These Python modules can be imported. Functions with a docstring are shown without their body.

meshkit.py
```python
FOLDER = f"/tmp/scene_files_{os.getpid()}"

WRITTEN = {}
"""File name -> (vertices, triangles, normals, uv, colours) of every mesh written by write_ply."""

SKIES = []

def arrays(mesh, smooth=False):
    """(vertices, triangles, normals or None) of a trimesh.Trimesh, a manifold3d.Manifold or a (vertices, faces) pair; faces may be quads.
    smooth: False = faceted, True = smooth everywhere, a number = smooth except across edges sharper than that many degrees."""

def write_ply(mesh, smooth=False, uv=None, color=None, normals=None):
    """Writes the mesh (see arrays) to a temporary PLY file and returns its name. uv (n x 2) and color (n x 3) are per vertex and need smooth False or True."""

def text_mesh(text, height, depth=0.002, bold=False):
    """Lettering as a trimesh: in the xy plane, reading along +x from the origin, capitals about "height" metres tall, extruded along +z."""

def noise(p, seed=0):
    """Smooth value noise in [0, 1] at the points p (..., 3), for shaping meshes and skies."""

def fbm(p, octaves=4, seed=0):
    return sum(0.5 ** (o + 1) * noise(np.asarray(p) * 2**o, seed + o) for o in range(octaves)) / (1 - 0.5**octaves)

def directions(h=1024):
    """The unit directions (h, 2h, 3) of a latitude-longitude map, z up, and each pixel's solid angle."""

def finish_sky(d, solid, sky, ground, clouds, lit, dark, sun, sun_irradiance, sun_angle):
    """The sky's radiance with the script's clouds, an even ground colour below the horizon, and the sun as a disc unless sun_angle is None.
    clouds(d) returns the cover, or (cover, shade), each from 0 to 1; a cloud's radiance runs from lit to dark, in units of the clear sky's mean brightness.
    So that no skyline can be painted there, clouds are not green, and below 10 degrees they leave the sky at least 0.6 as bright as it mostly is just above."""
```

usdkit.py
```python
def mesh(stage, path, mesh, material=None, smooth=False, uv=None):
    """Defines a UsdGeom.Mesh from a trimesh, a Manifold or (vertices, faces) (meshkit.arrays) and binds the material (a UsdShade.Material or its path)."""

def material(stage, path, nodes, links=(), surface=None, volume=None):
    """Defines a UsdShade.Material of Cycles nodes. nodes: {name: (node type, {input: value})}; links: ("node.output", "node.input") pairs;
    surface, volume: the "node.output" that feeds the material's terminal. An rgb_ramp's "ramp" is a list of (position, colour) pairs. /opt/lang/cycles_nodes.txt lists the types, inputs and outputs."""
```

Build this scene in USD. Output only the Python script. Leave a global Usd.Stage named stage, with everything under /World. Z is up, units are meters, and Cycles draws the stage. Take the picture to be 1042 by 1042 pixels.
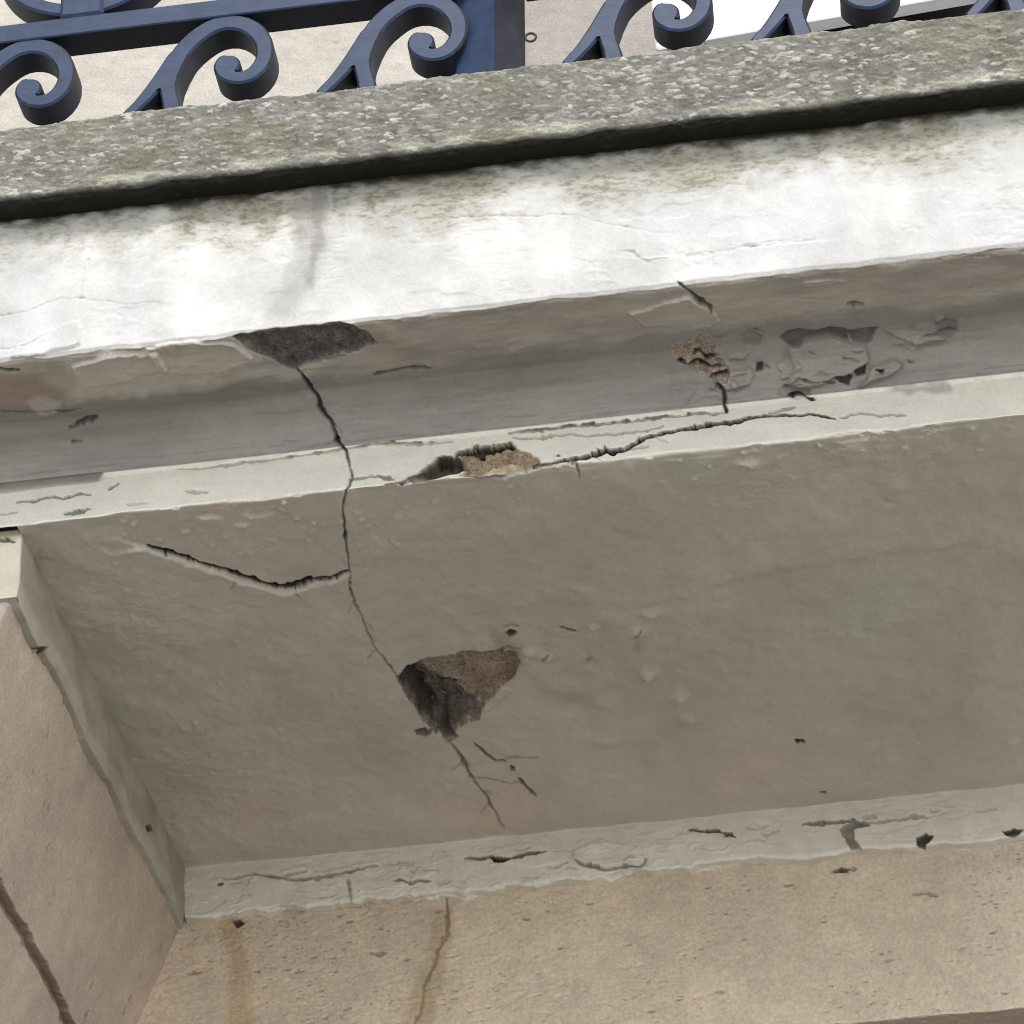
import math, random
import numpy as np
import trimesh, shapely, usdkit
from shapely.geometry import LineString, Point, Polygon
from shapely.ops import unary_union
from scipy.ndimage import map_coordinates, gaussian_filter
from scipy.spatial import cKDTree
from pxr import Usd, UsdGeom, UsdLux, UsdShade, Gf, Sdf, Vt

stage = Usd.Stage.CreateInMemory()
UsdGeom.SetStageUpAxis(stage, UsdGeom.Tokens.z)
UsdGeom.SetStageMetersPerUnit(stage, 1.0)
UsdGeom.Xform.Define(stage, '/World')
UsdGeom.Scope.Define(stage, '/World/Looks')

# ------------------------------------------------------------------ camera
EYE = 1.6                                   # eye height above the pavement
PHOTO, FPX = 1042.0, 3000.0                 # photograph's width and focal length in its pixels
PITCH, YAW, ROLL = math.radians(32.33), math.radians(4.6), math.radians(3.7)
FW = np.array([-math.sin(YAW) * math.cos(PITCH), math.cos(YAW) * math.cos(PITCH), math.sin(PITCH)])
R0 = np.array([math.cos(YAW), math.sin(YAW), 0.0]); U0 = np.cross(R0, FW)
RT = math.cos(ROLL) * R0 - math.sin(ROLL) * U0
UP = math.sin(ROLL) * R0 + math.cos(ROLL) * U0
cam = UsdGeom.Camera.Define(stage, '/World/camera')
M = Gf.Matrix4d(*RT, 0, *UP, 0, *(-FW), 0, 0, 0, EYE, 1)
cam.AddTransformOp().Set(M)
cam.CreateHorizontalApertureAttr(36.0); cam.CreateVerticalApertureAttr(36.0)
cam.CreateFocalLengthAttr(36.0 * FPX / PHOTO)
cam.CreateClippingRangeAttr(Gf.Vec2f(0.05, 2000))
EXPOSURE = 1.42
cam.CreateExposureAttr(EXPOSURE)

# ------------------------------------------------------------------ light: an overcast day, sky mostly in front of the facade
SUN_EL, SUN_AZ = math.radians(50), math.radians(160)     # azimuth = atan2(x, y) of the direction to the sun
sun_dir = np.array([math.sin(SUN_AZ) * math.cos(SUN_EL), math.cos(SUN_AZ) * math.cos(SUN_EL), math.sin(SUN_EL)])
dome = UsdLux.DomeLight.Define(stage, '/World/sky')
sky_mat = usdkit.material(stage, '/World/Looks/sky_look', {
    'tc': ('texture_coordinate', {}),
    'sky': ('sky_texture', {'sky_type': 'single_scattering', 'sun_disc': False, 'sun_elevation': SUN_EL, 'sun_rotation': SUN_AZ}),
    'n': ('noise_texture', {'scale': 2.2, 'detail': 5.0, 'roughness': 0.55}),
    'r': ('rgb_ramp', {'ramp': [(0.25, (0.72, 0.72, 0.72)), (0.6, (1, 1, 1))]}),
    'bw': ('rgb_to_bw', {}), 'cl': ('mix', {'mix_type': 'multiply', 'fac': 1.0, 'color2': (1.0, 1.0, 0.99)}),
    'mx': ('mix', {}), 'bg': ('background_shader', {'strength': 0.12})},
    [('tc.generated', 'n.vector'), ('n.fac', 'r.fac'), ('sky.color', 'bw.color'), ('bw.val', 'cl.color1'), ('r.color', 'mx.fac'),
     ('sky.color', 'mx.color1'), ('cl.color', 'mx.color2'), ('mx.color', 'bg.color')], surface='bg.background')
UsdShade.MaterialBindingAPI.Apply(dome.GetPrim()).Bind(sky_mat)
sun = UsdLux.DistantLight.Define(stage, '/World/sun')
sun.CreateIntensityAttr(0.32); sun.CreateAngleAttr(14.0); sun.CreateNormalizeAttr(True); sun.CreateColorAttr(Gf.Vec3f(1.0, 0.97, 0.93))
zz = sun_dir; xx = np.cross([0, 0, 1.0], zz); xx /= np.linalg.norm(xx); yy = np.cross(zz, xx)
sun.AddTransformOp().Set(Gf.Matrix4d(*xx, 0, *yy, 0, *zz, 0, 0, 0, 20, 1))

# ------------------------------------------------------------------ helpers
rng = np.random.default_rng(7)
USED = {}
def numbered(parent, name):
    k = USED.get((parent, name), 0); USED[(parent, name)] = k + 1
    return f'{parent}/{name}' if k == 0 else f'{parent}/{name}_{k:03d}'
def tag(prim, label=None, category=None, group=None, kind=None):
    for k, v in (('label', label), ('category', category), ('group', group), ('kind', kind)):
        if v: prim.SetCustomDataByKey(k, v)
def thing(name, label, category, loc=(0, 0, 0), group=None):
    path = numbered('/World', name)
    x = UsdGeom.Xform.Define(stage, path)
    x.AddTranslateOp().Set(Gf.Vec3d(*map(float, loc)))
    tag(x.GetPrim(), label, category, group)
    ORIGIN[path] = np.array(loc, float)
    return path
ORIGIN = {'/World': np.zeros(3)}
def origin(parent):
    return next((ORIGIN[p] for p in sorted(ORIGIN, key=len, reverse=True) if parent == p or parent.startswith(p + '/')), np.zeros(3))
UPZ = np.array([0, 0, EYE])
def write(name, parent, P, faces, mat, normals=None, col=None, label=None):
    """One mesh of triangles; P is given from the eye, z up."""
    path = numbered(parent, name)
    m = UsdGeom.Mesh.Define(stage, path)
    m.CreatePointsAttr(Vt.Vec3fArray.FromNumpy((P + UPZ - origin(parent)).astype(np.float32)))
    m.CreateFaceVertexCountsAttr(Vt.IntArray.FromNumpy(np.full(len(faces), 3, np.int32)))
    m.CreateFaceVertexIndicesAttr(Vt.IntArray.FromNumpy(np.ascontiguousarray(faces, np.int32).ravel()))
    m.CreateSubdivisionSchemeAttr('none')
    if normals is not None:
        m.CreateNormalsAttr(Vt.Vec3fArray.FromNumpy(normals.astype(np.float32))); m.SetNormalsInterpolation('vertex')
    if col is not None:
        UsdGeom.PrimvarsAPI(m).CreatePrimvar('pigment', Sdf.ValueTypeNames.Color3fArray, 'vertex').Set(Vt.Vec3fArray.FromNumpy(col.astype(np.float32)))
    UsdShade.MaterialBindingAPI.Apply(m.GetPrim()).Bind(mat)
    if label: tag(m.GetPrim(), label)
    return path
def solid(name, parent, mesh, mat, smooth=False, label=None):
    """A trimesh given from the eye."""
    import meshkit
    v, f, n = meshkit.arrays(mesh, smooth)
    return write(name, parent, v, f, mat, n, label=label)
def box(x0, x1, y0, y1, z0, z1, bevel=0.0):
    if bevel:
        c = np.array([(x, y, z) for x in (x0, x1) for y in (y0, y1) for z in (z0, z1)], float)
        mid = c.mean(0); pts = []
        for k in range(3):
            q = c - np.sign(c - mid) * bevel; q[:, k] = c[:, k]; pts.append(q)
        return trimesh.convex.convex_hull(np.vstack(pts))
    return trimesh.creation.box(bounds=[[x0, y0, z0], [x1, y1, z1]])

def s2l(r, g, b):
    c = np.array([r, g, b], float) / 255
    return np.where(c <= 0.04045, c / 12.92, ((c + 0.055) / 1.055) ** 2.4)
# fast smooth noise on a wrapped lattice, in [0, 1], about 0.5
LAT = [np.random.default_rng(100 + k).random((256, 256)) for k in range(8)]
def vnoise(a, b, seed=0):
    i, j = np.floor(a), np.floor(b); t, u = a - i, b - j
    t = t * t * (3 - 2 * t); u = u * u * (3 - 2 * u)
    i = i.astype(np.int64) + 37 * seed; j = j.astype(np.int64) + 91 * seed; L = LAT[seed % 8]
    i0, i1, j0, j1 = i % 256, (i + 1) % 256, j % 256, (j + 1) % 256
    return (L[i0, j0] * (1 - t) + L[i1, j0] * t) * (1 - u) + (L[i0, j1] * (1 - t) + L[i1, j1] * t) * u
def fbm(a, b, oct=4, seed=0, rough=0.5):
    s = w = 0; k = 1.0
    c, s_ = math.cos(0.6), math.sin(0.6)
    for o in range(oct):
        s = s + k * vnoise(a, b, seed + o); w += k; k *= rough
        a, b = 2.03 * (a * c - b * s_), 2.03 * (a * s_ + b * c)
    return s / w
def smooth(x, a, b):
    t = np.clip((x - a) / (b - a), 0, 1); return t * t * (3 - 2 * t)

def ray(px, py):
    return FW * FPX + RT * (px - PHOTO / 2) - UP * (py - PHOTO / 2)
def at(px, py, axis, value):
    """Point on the plane axis = value (0 x, 1 y, 2 z) seen at that spot of the photograph."""
    d = ray(px, py); return d * (value / d[axis])
def project(P):
    k = FPX / (P @ FW)
    return PHOTO / 2 + (P @ RT) * k, PHOTO / 2 - (P @ UP) * k

class Sheet:
    """A finely divided surface: grid of points P, outward normals N; relief d along N; free shift V; pigment C; survey coordinates U, W."""
    def __init__(self, P, N, col):
        self.P, self.N = P, N
        self.U, self.W = project(P.reshape(-1, 3)); self.U = self.U.reshape(P.shape[:2]); self.W = self.W.reshape(P.shape[:2])
        self.d = np.zeros(P.shape[:2]); self.V = np.zeros_like(P)
        self.C = np.broadcast_to(np.asarray(col, float), P.shape).copy()
        j = 1.0
        self.Uj = self.U + 5.0 * (fbm(self.U / 14, self.W / 14, 3, 1) - 0.5) + 1.5 * (fbm(self.U / 4.5, self.W / 4.5, 2, 2) - 0.5)
        self.Wj = self.W + 4.0 * (fbm(self.U / 14, self.W / 14, 3, 3) - 0.5) + 1.5 * (fbm(self.U / 4.5, self.W / 4.5, 2, 4) - 0.5)
    def near(self, pts, pad):
        pts = np.asarray(pts, float); lo, hi = pts.min(0) - pad, pts.max(0) + pad
        return np.nonzero((self.U > lo[0]) & (self.U < hi[0]) & (self.W > lo[1]) & (self.W < hi[1]))
    def dist(self, idx, pts, jit=True):
        """Distance to the polyline, run along it (0..1) and which side (+ right of travel)."""
        x, y = (self.Uj[idx], self.Wj[idx]) if jit else (self.U[idx], self.W[idx])
        pts = np.asarray(pts, float); seg = np.diff(pts, axis=0); L = np.linalg.norm(seg, axis=1); cum = np.r_[0, np.cumsum(L)]
        best = np.full(x.shape, 1e9); run = np.zeros(x.shape); side = np.zeros(x.shape)
        for k in range(len(seg)):
            rx, ry = x - pts[k, 0], y - pts[k, 1]
            t = np.clip((rx * seg[k, 0] + ry * seg[k, 1]) / L[k] ** 2, 0, 1)
            ex, ey = rx - t * seg[k, 0], ry - t * seg[k, 1]
            dd = np.hypot(ex, ey); m = dd < best
            best[m] = dd[m]; run[m] = ((cum[k] + t * L[k]) / cum[-1])[m]
            side[m] = np.sign(seg[k, 0] * ry - seg[k, 1] * rx)[m]
        return best, run, side
    def crack(self, pts, w0, w1=None, depth=0.008, dirt_shade=0.5, tone=(0.10, 0.09, 0.08), taper=0.12, uneven=1.0):
        w1 = w0 if w1 is None else w1
        idx = self.near(pts, 2 * max(w0, w1) + 8)
        if not len(idx[0]): return
        D, t, _ = self.dist(idx, pts)
        nz = fbm(self.U[idx] / 7, self.W[idx] / 7, 3, 5)
        w = (w0 + (w1 - w0) * t) * (1 + uneven * (-0.85 + 1.35 * nz + 1.6 * smooth(nz, 0.62, 0.8)))
        w = w * np.clip(np.minimum(t, 1 - t) / taper + 0.15, 0, 1)
        k = 1 - smooth(D, 0.45 * w, 0.45 * w + 0.9)
        self.d[idx] -= depth * k * np.clip(w / 2.2, 0.25, 1)
        a = (min(1, dirt_shade * 1.15) * (1 - smooth(D, 0.45 * w + 0.3, 0.45 * w + 1.3)))[:, None]  # dirt plus painted shade, spread past the groove so cracks read dark
        self.C[idx] = self.C[idx] * (1 - a) + np.array(tone) * a
    def inside(self, pts, pad=12):
        """Signed distance to the polygon, positive inside, on the points near it."""
        idx = self.near(pts, pad)
        P_ = Polygon(pts)
        D, _, _ = self.dist(idx, list(pts) + [pts[0]])
        ins = shapely.contains_xy(P_, self.Uj[idx], self.Wj[idx])
        return idx, np.where(ins, D, -D)
    def pit(self, pts, depth, soft=1.5, rough=0.3, col=None, scale=9, seed=0, mark=None):
        idx, sd = self.inside(pts)
        if not len(sd): return
        k = smooth(sd, -0.4, soft)
        f = 0.65 * fbm(self.U[idx] / scale, self.W[idx] / scale, 4, 2 + seed) + 0.35 * np.abs(2 * fbm(self.U[idx] / (scale * 0.7), self.W[idx] / (scale * 0.5), 3, 6 + seed) - 1) * 2
        self.d[idx] -= k * depth * (1 - rough + 2 * rough * f)
        if col is not None:
            c = np.asarray(col) * (0.6 + 0.8 * fbm(self.U[idx] / 7, self.W[idx] / 5, 4, 5 + seed))[:, None]
            a = smooth(sd, -1.2, 0.3)[:, None]
            self.C[idx] = self.C[idx] * (1 - a) + c * a
        if mark is not None:
            self.mark(idx, sd, mark)
    def mark(self, idx, sd, k):
        if not hasattr(self, 'L'): self.L = np.zeros(self.P.shape[:2], int)
        m = sd > -0.5
        self.L[idx[0][m], idx[1][m]] = k
    def plate(self, pts, h, fade=30, edge=1.0, tone=1.0):
        """A flake standing proud at its edges, dying away inwards."""
        idx, sd = self.inside(pts)
        if not len(sd): return
        self.d[idx] += h * smooth(sd, -edge * 0.5, edge * 0.5) * np.exp(-np.maximum(sd, 0) / fade)
        self.C[idx] *= (1 + (tone - 1) * smooth(sd, -0.6, 0.6))[:, None]
    def step(self, pts, h, fade, side=1, edge=1.2):
        """Ground rises by h on one side of the line and dies away over fade."""
        idx = self.near(pts, 3 * fade)
        D, t, s = self.dist(idx, pts)
        sd = D * s * side
        ends = smooth(np.minimum(t, 1 - t), 0.03, 0.3)
        self.d[idx] += h * ends * smooth(sd, -edge, edge) * np.exp(-np.maximum(sd, 0) / fade)
    def bump(self, x, y, rx, ry, h):
        idx = self.near([(x, y)], 3 * max(rx, ry))
        q = ((self.Uj[idx] - x) / rx) ** 2 + ((self.Wj[idx] - y) / ry) ** 2
        self.d[idx] += h * np.exp(-q)
    def stain(self, pts, col, soft=6, amount=0.6, jitter=6):
        idx, sd = self.inside(pts, 3 * soft + 10)
        if not len(sd): return
        sd = sd + jitter * 2 * (fbm(self.U[idx] / 18, self.W[idx] / 18, 4, 6) - 0.5)
        a = (amount * smooth(sd, -soft, soft))[:, None]
        self.C[idx] = self.C[idx] * (1 - a) + np.asarray(col) * a
    def finish(self):
        d = self.d.copy(); d[1:-1, 1:-1] = gaussian_filter(self.d, (0.45, 0.7))[1:-1, 1:-1]
        Q = self.P + self.N * d[..., None] + self.V
        du, dv = np.gradient(Q, axis=0), np.gradient(Q, axis=1)
        n = np.cross(du, dv); n /= np.maximum(np.linalg.norm(n, axis=-1, keepdims=True), 1e-12)
        flip = np.sign((n * self.N).sum(-1).mean())
        return Q, n * flip, flip
    def parts(self, labels, entries):
        """labels: (n-1, m-1) ints per cell; entries: {label: (name, parent, material, text)}. Returns {label: path}."""
        Q, n, flip = self.finish()
        a, b = self.P.shape[:2]
        I = np.arange(a * b).reshape(a, b)
        i00, i10, i01, i11 = I[:-1, :-1], I[1:, :-1], I[:-1, 1:], I[1:, 1:]
        out = {}
        for k, (name, parent, mat, text) in entries.items():
            m = labels == k
            if not m.any(): continue
            t1 = np.stack([i00[m], i10[m], i11[m]], 1); t2 = np.stack([i00[m], i11[m], i01[m]], 1)
            if flip < 0: t1, t2 = t1[:, ::-1], t2[:, ::-1]
            f = np.vstack([t1, t2]); u, inv = np.unique(f, return_inverse=True)
            parent = out.get(parent, parent)
            out[k] = write(name, parent, Q.reshape(-1, 3)[u], inv.reshape(-1, 3), mat, n.reshape(-1, 3)[u], np.clip(self.C.reshape(-1, 3)[u], 0.01, 0.85), text)
        return out

def profile(pts, steps):
    """Resamples a polyline with the given step on each piece; returns points and arc length."""
    pts = np.asarray(pts, float); out = [pts[0]]
    for k in range(len(pts) - 1):
        n = max(1, int(math.ceil(np.linalg.norm(pts[k + 1] - pts[k]) / steps[k])))
        out += [pts[k] + (pts[k + 1] - pts[k]) * (i + 1) / n for i in range(n)]
    out = np.array(out); s = np.r_[0, np.cumsum(np.linalg.norm(np.diff(out, axis=0), axis=1))]
    return out, s
def extruded(prof, xs, outward):
    """Grid (rows along the profile, columns along x) of points and normals from a profile in (y, z)."""
    t = np.gradient(prof, axis=0); t = gaussian_filter(t, (1.0, 0)); n = np.stack([-t[:, 1], t[:, 0]], 1); n /= np.linalg.norm(n, axis=1, keepdims=True)
    n *= np.sign((n * np.asarray(outward)).sum(1).mean())
    P = np.zeros((len(prof), len(xs), 3)); N = np.zeros_like(P)
    P[..., 0] = xs[None]; P[..., 1] = prof[:, 0:1]; P[..., 2] = prof[:, 1:2]
    N[..., 1] = n[:, 0:1]; N[..., 2] = n[:, 1:2]
    return P, N
def columns(x0, x1, fine0, fine1, step, coarse=0.02):
    a = np.arange(x0, fine0, coarse); b = np.arange(fine0, fine1, step); c = np.arange(fine1, x1 + coarse / 2, coarse)
    return np.r_[a, b, c]

# ------------------------------------------------------------------ materials
def pigment_mat(name, rough=0.85, grain=900.0, bump=0.25, dist=0.0012, vary=0.14, spec=0.25):
    """Paint or stone whose pigment is stored on the mesh, with fine grain and relief."""
    return usdkit.material(stage, '/World/Looks/' + name, {
        'a': ('attribute', {'attribute': 'pigment'}), 'g': ('geometry', {}),
        'n': ('noise_texture', {'scale': grain / 3, 'detail': 4.0, 'roughness': 0.6}),
        'n2': ('noise_texture', {'scale': grain / 24, 'detail': 4.0, 'roughness': 0.6}),
        'r': ('rgb_ramp', {'ramp': [(0.25, (1 - vary,) * 3), (0.75, (1 + vary * 0.6,) * 3)]}),
        'r2': ('rgb_ramp', {'ramp': [(0.3, (1 - vary * 0.8,) * 3), (0.7, (1.0,) * 3)]}),
        'm': ('mix', {'mix_type': 'multiply', 'fac': 1.0}), 'm2': ('mix', {'mix_type': 'multiply', 'fac': 1.0}),
        'b': ('bump', {'strength': bump, 'distance': dist}),
        'p': ('principled_bsdf', {'roughness': rough, 'specular_ior_level': spec})},
        [('g.position', 'n.vector'), ('g.position', 'n2.vector'), ('n.fac', 'r.fac'), ('n2.fac', 'r2.fac'), ('a.color', 'm.color1'), ('r.color', 'm.color2'),
         ('m.color', 'm2.color1'), ('r2.color', 'm2.color2'), ('m2.color', 'p.base_color'), ('n.fac', 'b.height'), ('b.normal', 'p.normal')], surface='p.BSDF')
PAINT = pigment_mat('painted_render', 0.8, 800, 0.3, 0.001, 0.08)
LIME = pigment_mat('limestone', 0.9, 700, 0.45, 0.0015, 0.2)
GRANITE = pigment_mat('aggregate_stone', 0.9, 900, 0.5, 0.0015, 0.3)
RUBBLE = pigment_mat('broken_mortar', 0.95, 1100, 0.8, 0.004, 0.55)
def plain(name, c1, c2, scale, rough=0.7, bump=0.2, dist=0.001, metal=0.0, spec=0.4):
    return usdkit.material(stage, '/World/Looks/' + name, {
        'g': ('geometry', {}), 'n': ('noise_texture', {'scale': scale, 'detail': 6.0, 'roughness': 0.6}),
        'r': ('rgb_ramp', {'ramp': [(0.3, c1), (0.7, c2)]}), 'b': ('bump', {'strength': bump, 'distance': dist}),
        'p': ('principled_bsdf', {'roughness': rough, 'metallic': metal, 'specular_ior_level': spec})},
        [('g.position', 'n.vector'), ('n.fac', 'r.fac'), ('r.color', 'p.base_color'), ('n.fac', 'b.height'), ('b.normal', 'p.normal')], surface='p.BSDF')
BLUE = usdkit.material(stage, '/World/Looks/blue_iron_paint', {
    'g': ('geometry', {}), 'n': ('noise_texture', {'scale': 38.0, 'detail': 6.0, 'roughness': 0.6}), 'c': ('noise_texture', {'scale': 130.0, 'detail': 5.0, 'roughness': 0.65}),
    'mp': ('mapping', {'scale': (60.0, 60.0, 260.0)}), 'br': ('noise_texture', {'scale': 1.0, 'detail': 3.0}),
    'r': ('rgb_ramp', {'ramp': [(0.3, (0.009, 0.022, 0.060)), (0.7, (0.021, 0.044, 0.105))]}), 'k': ('rgb_ramp', {'ramp': [(0.63, (0, 0, 0)), (0.67, (1, 1, 1))]}),
    'rb': ('rgb_ramp', {'ramp': [(0.35, (0.9, 0.9, 0.9)), (0.65, (1.05, 1.05, 1.05))]}), 'm': ('mix', {'mix_type': 'multiply', 'fac': 1.0}),
    'x': ('mix', {'color2': (0.055, 0.042, 0.036)}), 'b': ('bump', {'strength': 0.25, 'distance': 0.001}), 'p': ('principled_bsdf', {'roughness': 0.55, 'specular_ior_level': 0.4})},
    [('g.position', 'n.vector'), ('g.position', 'c.vector'), ('g.position', 'mp.vector'), ('mp.vector', 'br.vector'), ('n.fac', 'r.fac'), ('c.fac', 'k.fac'), ('br.fac', 'rb.fac'), ('r.color', 'm.color1'), ('rb.color', 'm.color2'),
     ('k.color', 'x.fac'), ('m.color', 'x.color1'), ('x.color', 'p.base_color'), ('br.fac', 'b.height'), ('b.normal', 'p.normal')], surface='p.BSDF')
IRON = plain('dark_iron', (0.02, 0.02, 0.022), (0.04, 0.036, 0.034), 90, 0.6)
CORE = plain('raw_concrete', (0.20, 0.19, 0.17), (0.28, 0.26, 0.24), 30, 0.95)
CRUMB = plain('crumbling_mortar', (0.12, 0.10, 0.09), (0.34, 0.29, 0.24), 220, 0.95, 0.7, 0.003)
WHITE = plain('white_joinery_paint', (0.72, 0.74, 0.78), (0.78, 0.80, 0.83), 14, 0.5)
DARK = plain('dark_glazing', (0.03, 0.03, 0.032), (0.045, 0.045, 0.045), 5, 0.15)
PAVE = plain('dark_pavement', (0.155, 0.15, 0.14), (0.20, 0.193, 0.18), 3, 0.9)
SETTS = plain('pale_worn_road', (0.33, 0.315, 0.29), (0.42, 0.40, 0.37), 2, 0.9)
ASPHALT = plain('asphalt', (0.05, 0.05, 0.05), (0.075, 0.073, 0.07), 5, 0.9)

# ------------------------------------------------------------------ ground and street
def ground(name, mesh, mat):
    p = solid(name, '/World', mesh, mat); tag(stage.GetPrimAtPath(p), kind='structure'); return p
G = -EYE
ground('ground', box(-300, 300, -300, 300, G - 0.5, G - 0.14), ASPHALT)
ground('road', box(-120, 120, -60.0, -1.95, G - 0.135, G - 0.13), SETTS)
ground('pavement', box(-120, 120, -1.8, 8, G - 0.13, G), PAVE)
ground('kerb', box(-120, 120, -1.95, -1.802, G - 0.129, G + 0.002, 0.01), PAVE)

# ------------------------------------------------------------------ the balcony's underside, one continuous surface from fascia to wall
ZP = 1.800                                   # soffit panel height above the eye
YF, YB = 2.7493, 3.6615                      # front and back edge of the panel
XL, X0, X1 = -0.7815, -1.35, 0.85            # left edge of the panel; the ends of the balcony
FINE0, FINE1 = -0.90, 0.475
YFA = 2.578                                  # fascia plane
key = [(2.615, 2.125), (YFA, 2.118), (YFA, 1.9080), (2.5805, 1.9035), (2.586, 1.9020), (2.6630, 1.9000), (2.690, 1.8975), (2.715, 1.8835), (2.735, 1.8660), (2.7455, 1.8540), (2.7485, 1.8500),
       (2.7493, 1.8440), (2.7493, 1.8030), (2.7510, 1.8006), (2.7530, 1.8000), (3.6575, 1.8000), (3.6600, 1.7985), (3.6610, 1.7960), (3.6615, 1.7290), (3.6640, 1.7262), (3.700, 1.7235)]
stp = [0.01, 0.0013, 0.0011, 0.0011, 0.0018, 0.0018, 0.0018, 0.0014, 0.0012, 0.0011, 0.0011, 0.0011, 0.0009, 0.0009, 0.0021, 0.0011, 0.0011, 0.0012, 0.0011, 0.002]
prof, S = profile(key, stp)
keyS = [S[np.argmin(np.abs(prof - k).sum(1))] for k in np.array(key)]
s_fas, s_drip, s_cove, s_ftop, s_fbot, s_pback, s_low = keyS[1], keyS[3], keyS[5], keyS[9], keyS[13], keyS[16], keyS[19]
xs = columns(X0, X1, FINE0, FINE1, 0.00128)
P, N = extruded(prof, xs, (-0.6, -0.8))
under = Sheet(P, N, (0.5, 0.5, 0.5))
SS = np.broadcast_to(S[:, None], under.d.shape); XX = np.broadcast_to(xs[None], under.d.shape)
U, W = under.U, under.W
zone = np.digitize(SS, [s_drip, s_cove, s_ftop, s_fbot, s_pback])           # 0 fascia 1 drip band 2 cove 3 fillet 4 panel 5 back fillet
# pigments
def lay(z, col, spread, a, b, seed, soft=None):
    n = fbm(XX / a, SS / b, 5, seed)
    c = np.asarray(col) * (1 + spread * 2 * (n - 0.5))[..., None]
    m = zone == z
    under.C[m] = c[m]
    return c
lay(0, (0.585, 0.585, 0.585), 0.24, 0.045, 0.06, 1)
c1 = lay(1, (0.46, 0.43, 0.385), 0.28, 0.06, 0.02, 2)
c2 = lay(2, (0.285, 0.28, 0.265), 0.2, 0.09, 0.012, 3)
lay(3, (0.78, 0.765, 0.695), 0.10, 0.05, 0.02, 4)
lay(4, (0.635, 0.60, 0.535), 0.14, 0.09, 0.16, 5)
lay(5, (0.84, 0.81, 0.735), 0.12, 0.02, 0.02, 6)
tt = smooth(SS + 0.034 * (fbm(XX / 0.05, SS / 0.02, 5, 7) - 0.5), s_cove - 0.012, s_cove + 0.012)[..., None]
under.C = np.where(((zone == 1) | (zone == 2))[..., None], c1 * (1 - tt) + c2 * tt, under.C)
# panel: greenish and brownish drifts in the old paint
g = fbm(XX / 0.17, SS / 0.22, 3, 3)[..., None]; pm = (zone == 4)[..., None]
tint = np.where(g > 0.5, 1 + (g - 0.5) * np.array([0.14, -0.05, -0.10]), 1 + (0.5 - g) * np.array([-0.12, 0.06, -0.08]))
under.C = np.where(pm, under.C * tint, under.C)
# fascia: damp green under the slab, black there from dirt and painted shade, grey runs, bare patches
ft = (SS - s_fas) / (s_drip - s_fas)
fm = zone == 0
n1 = fbm(XX / 0.02, SS / 0.012, 4, 4); n2 = fbm(XX / 0.09, SS / 0.2, 3, 6); n3 = fbm((XX + 0.02 * SS) / 0.05, SS / 0.10, 5, 2)
moss = np.clip(1.15 - smooth(ft - 0.16 * (n1 - 0.5) - 0.22 * (n2 - 0.5), 0.16, 0.56), 0, 1)
moss = moss * np.clip(0.1 + 1.6 * n1 * (0.5 + n2), 0, 1) * (0.62 + 0.45 * smooth(fbm(XX / 0.13, SS / 0.3, 3, 0), 0.4, 0.6))
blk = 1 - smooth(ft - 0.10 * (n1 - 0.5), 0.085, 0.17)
run = smooth(n3 * (0.6 + 0.6 * n2), 0.34, 0.6) * 0.36
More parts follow.
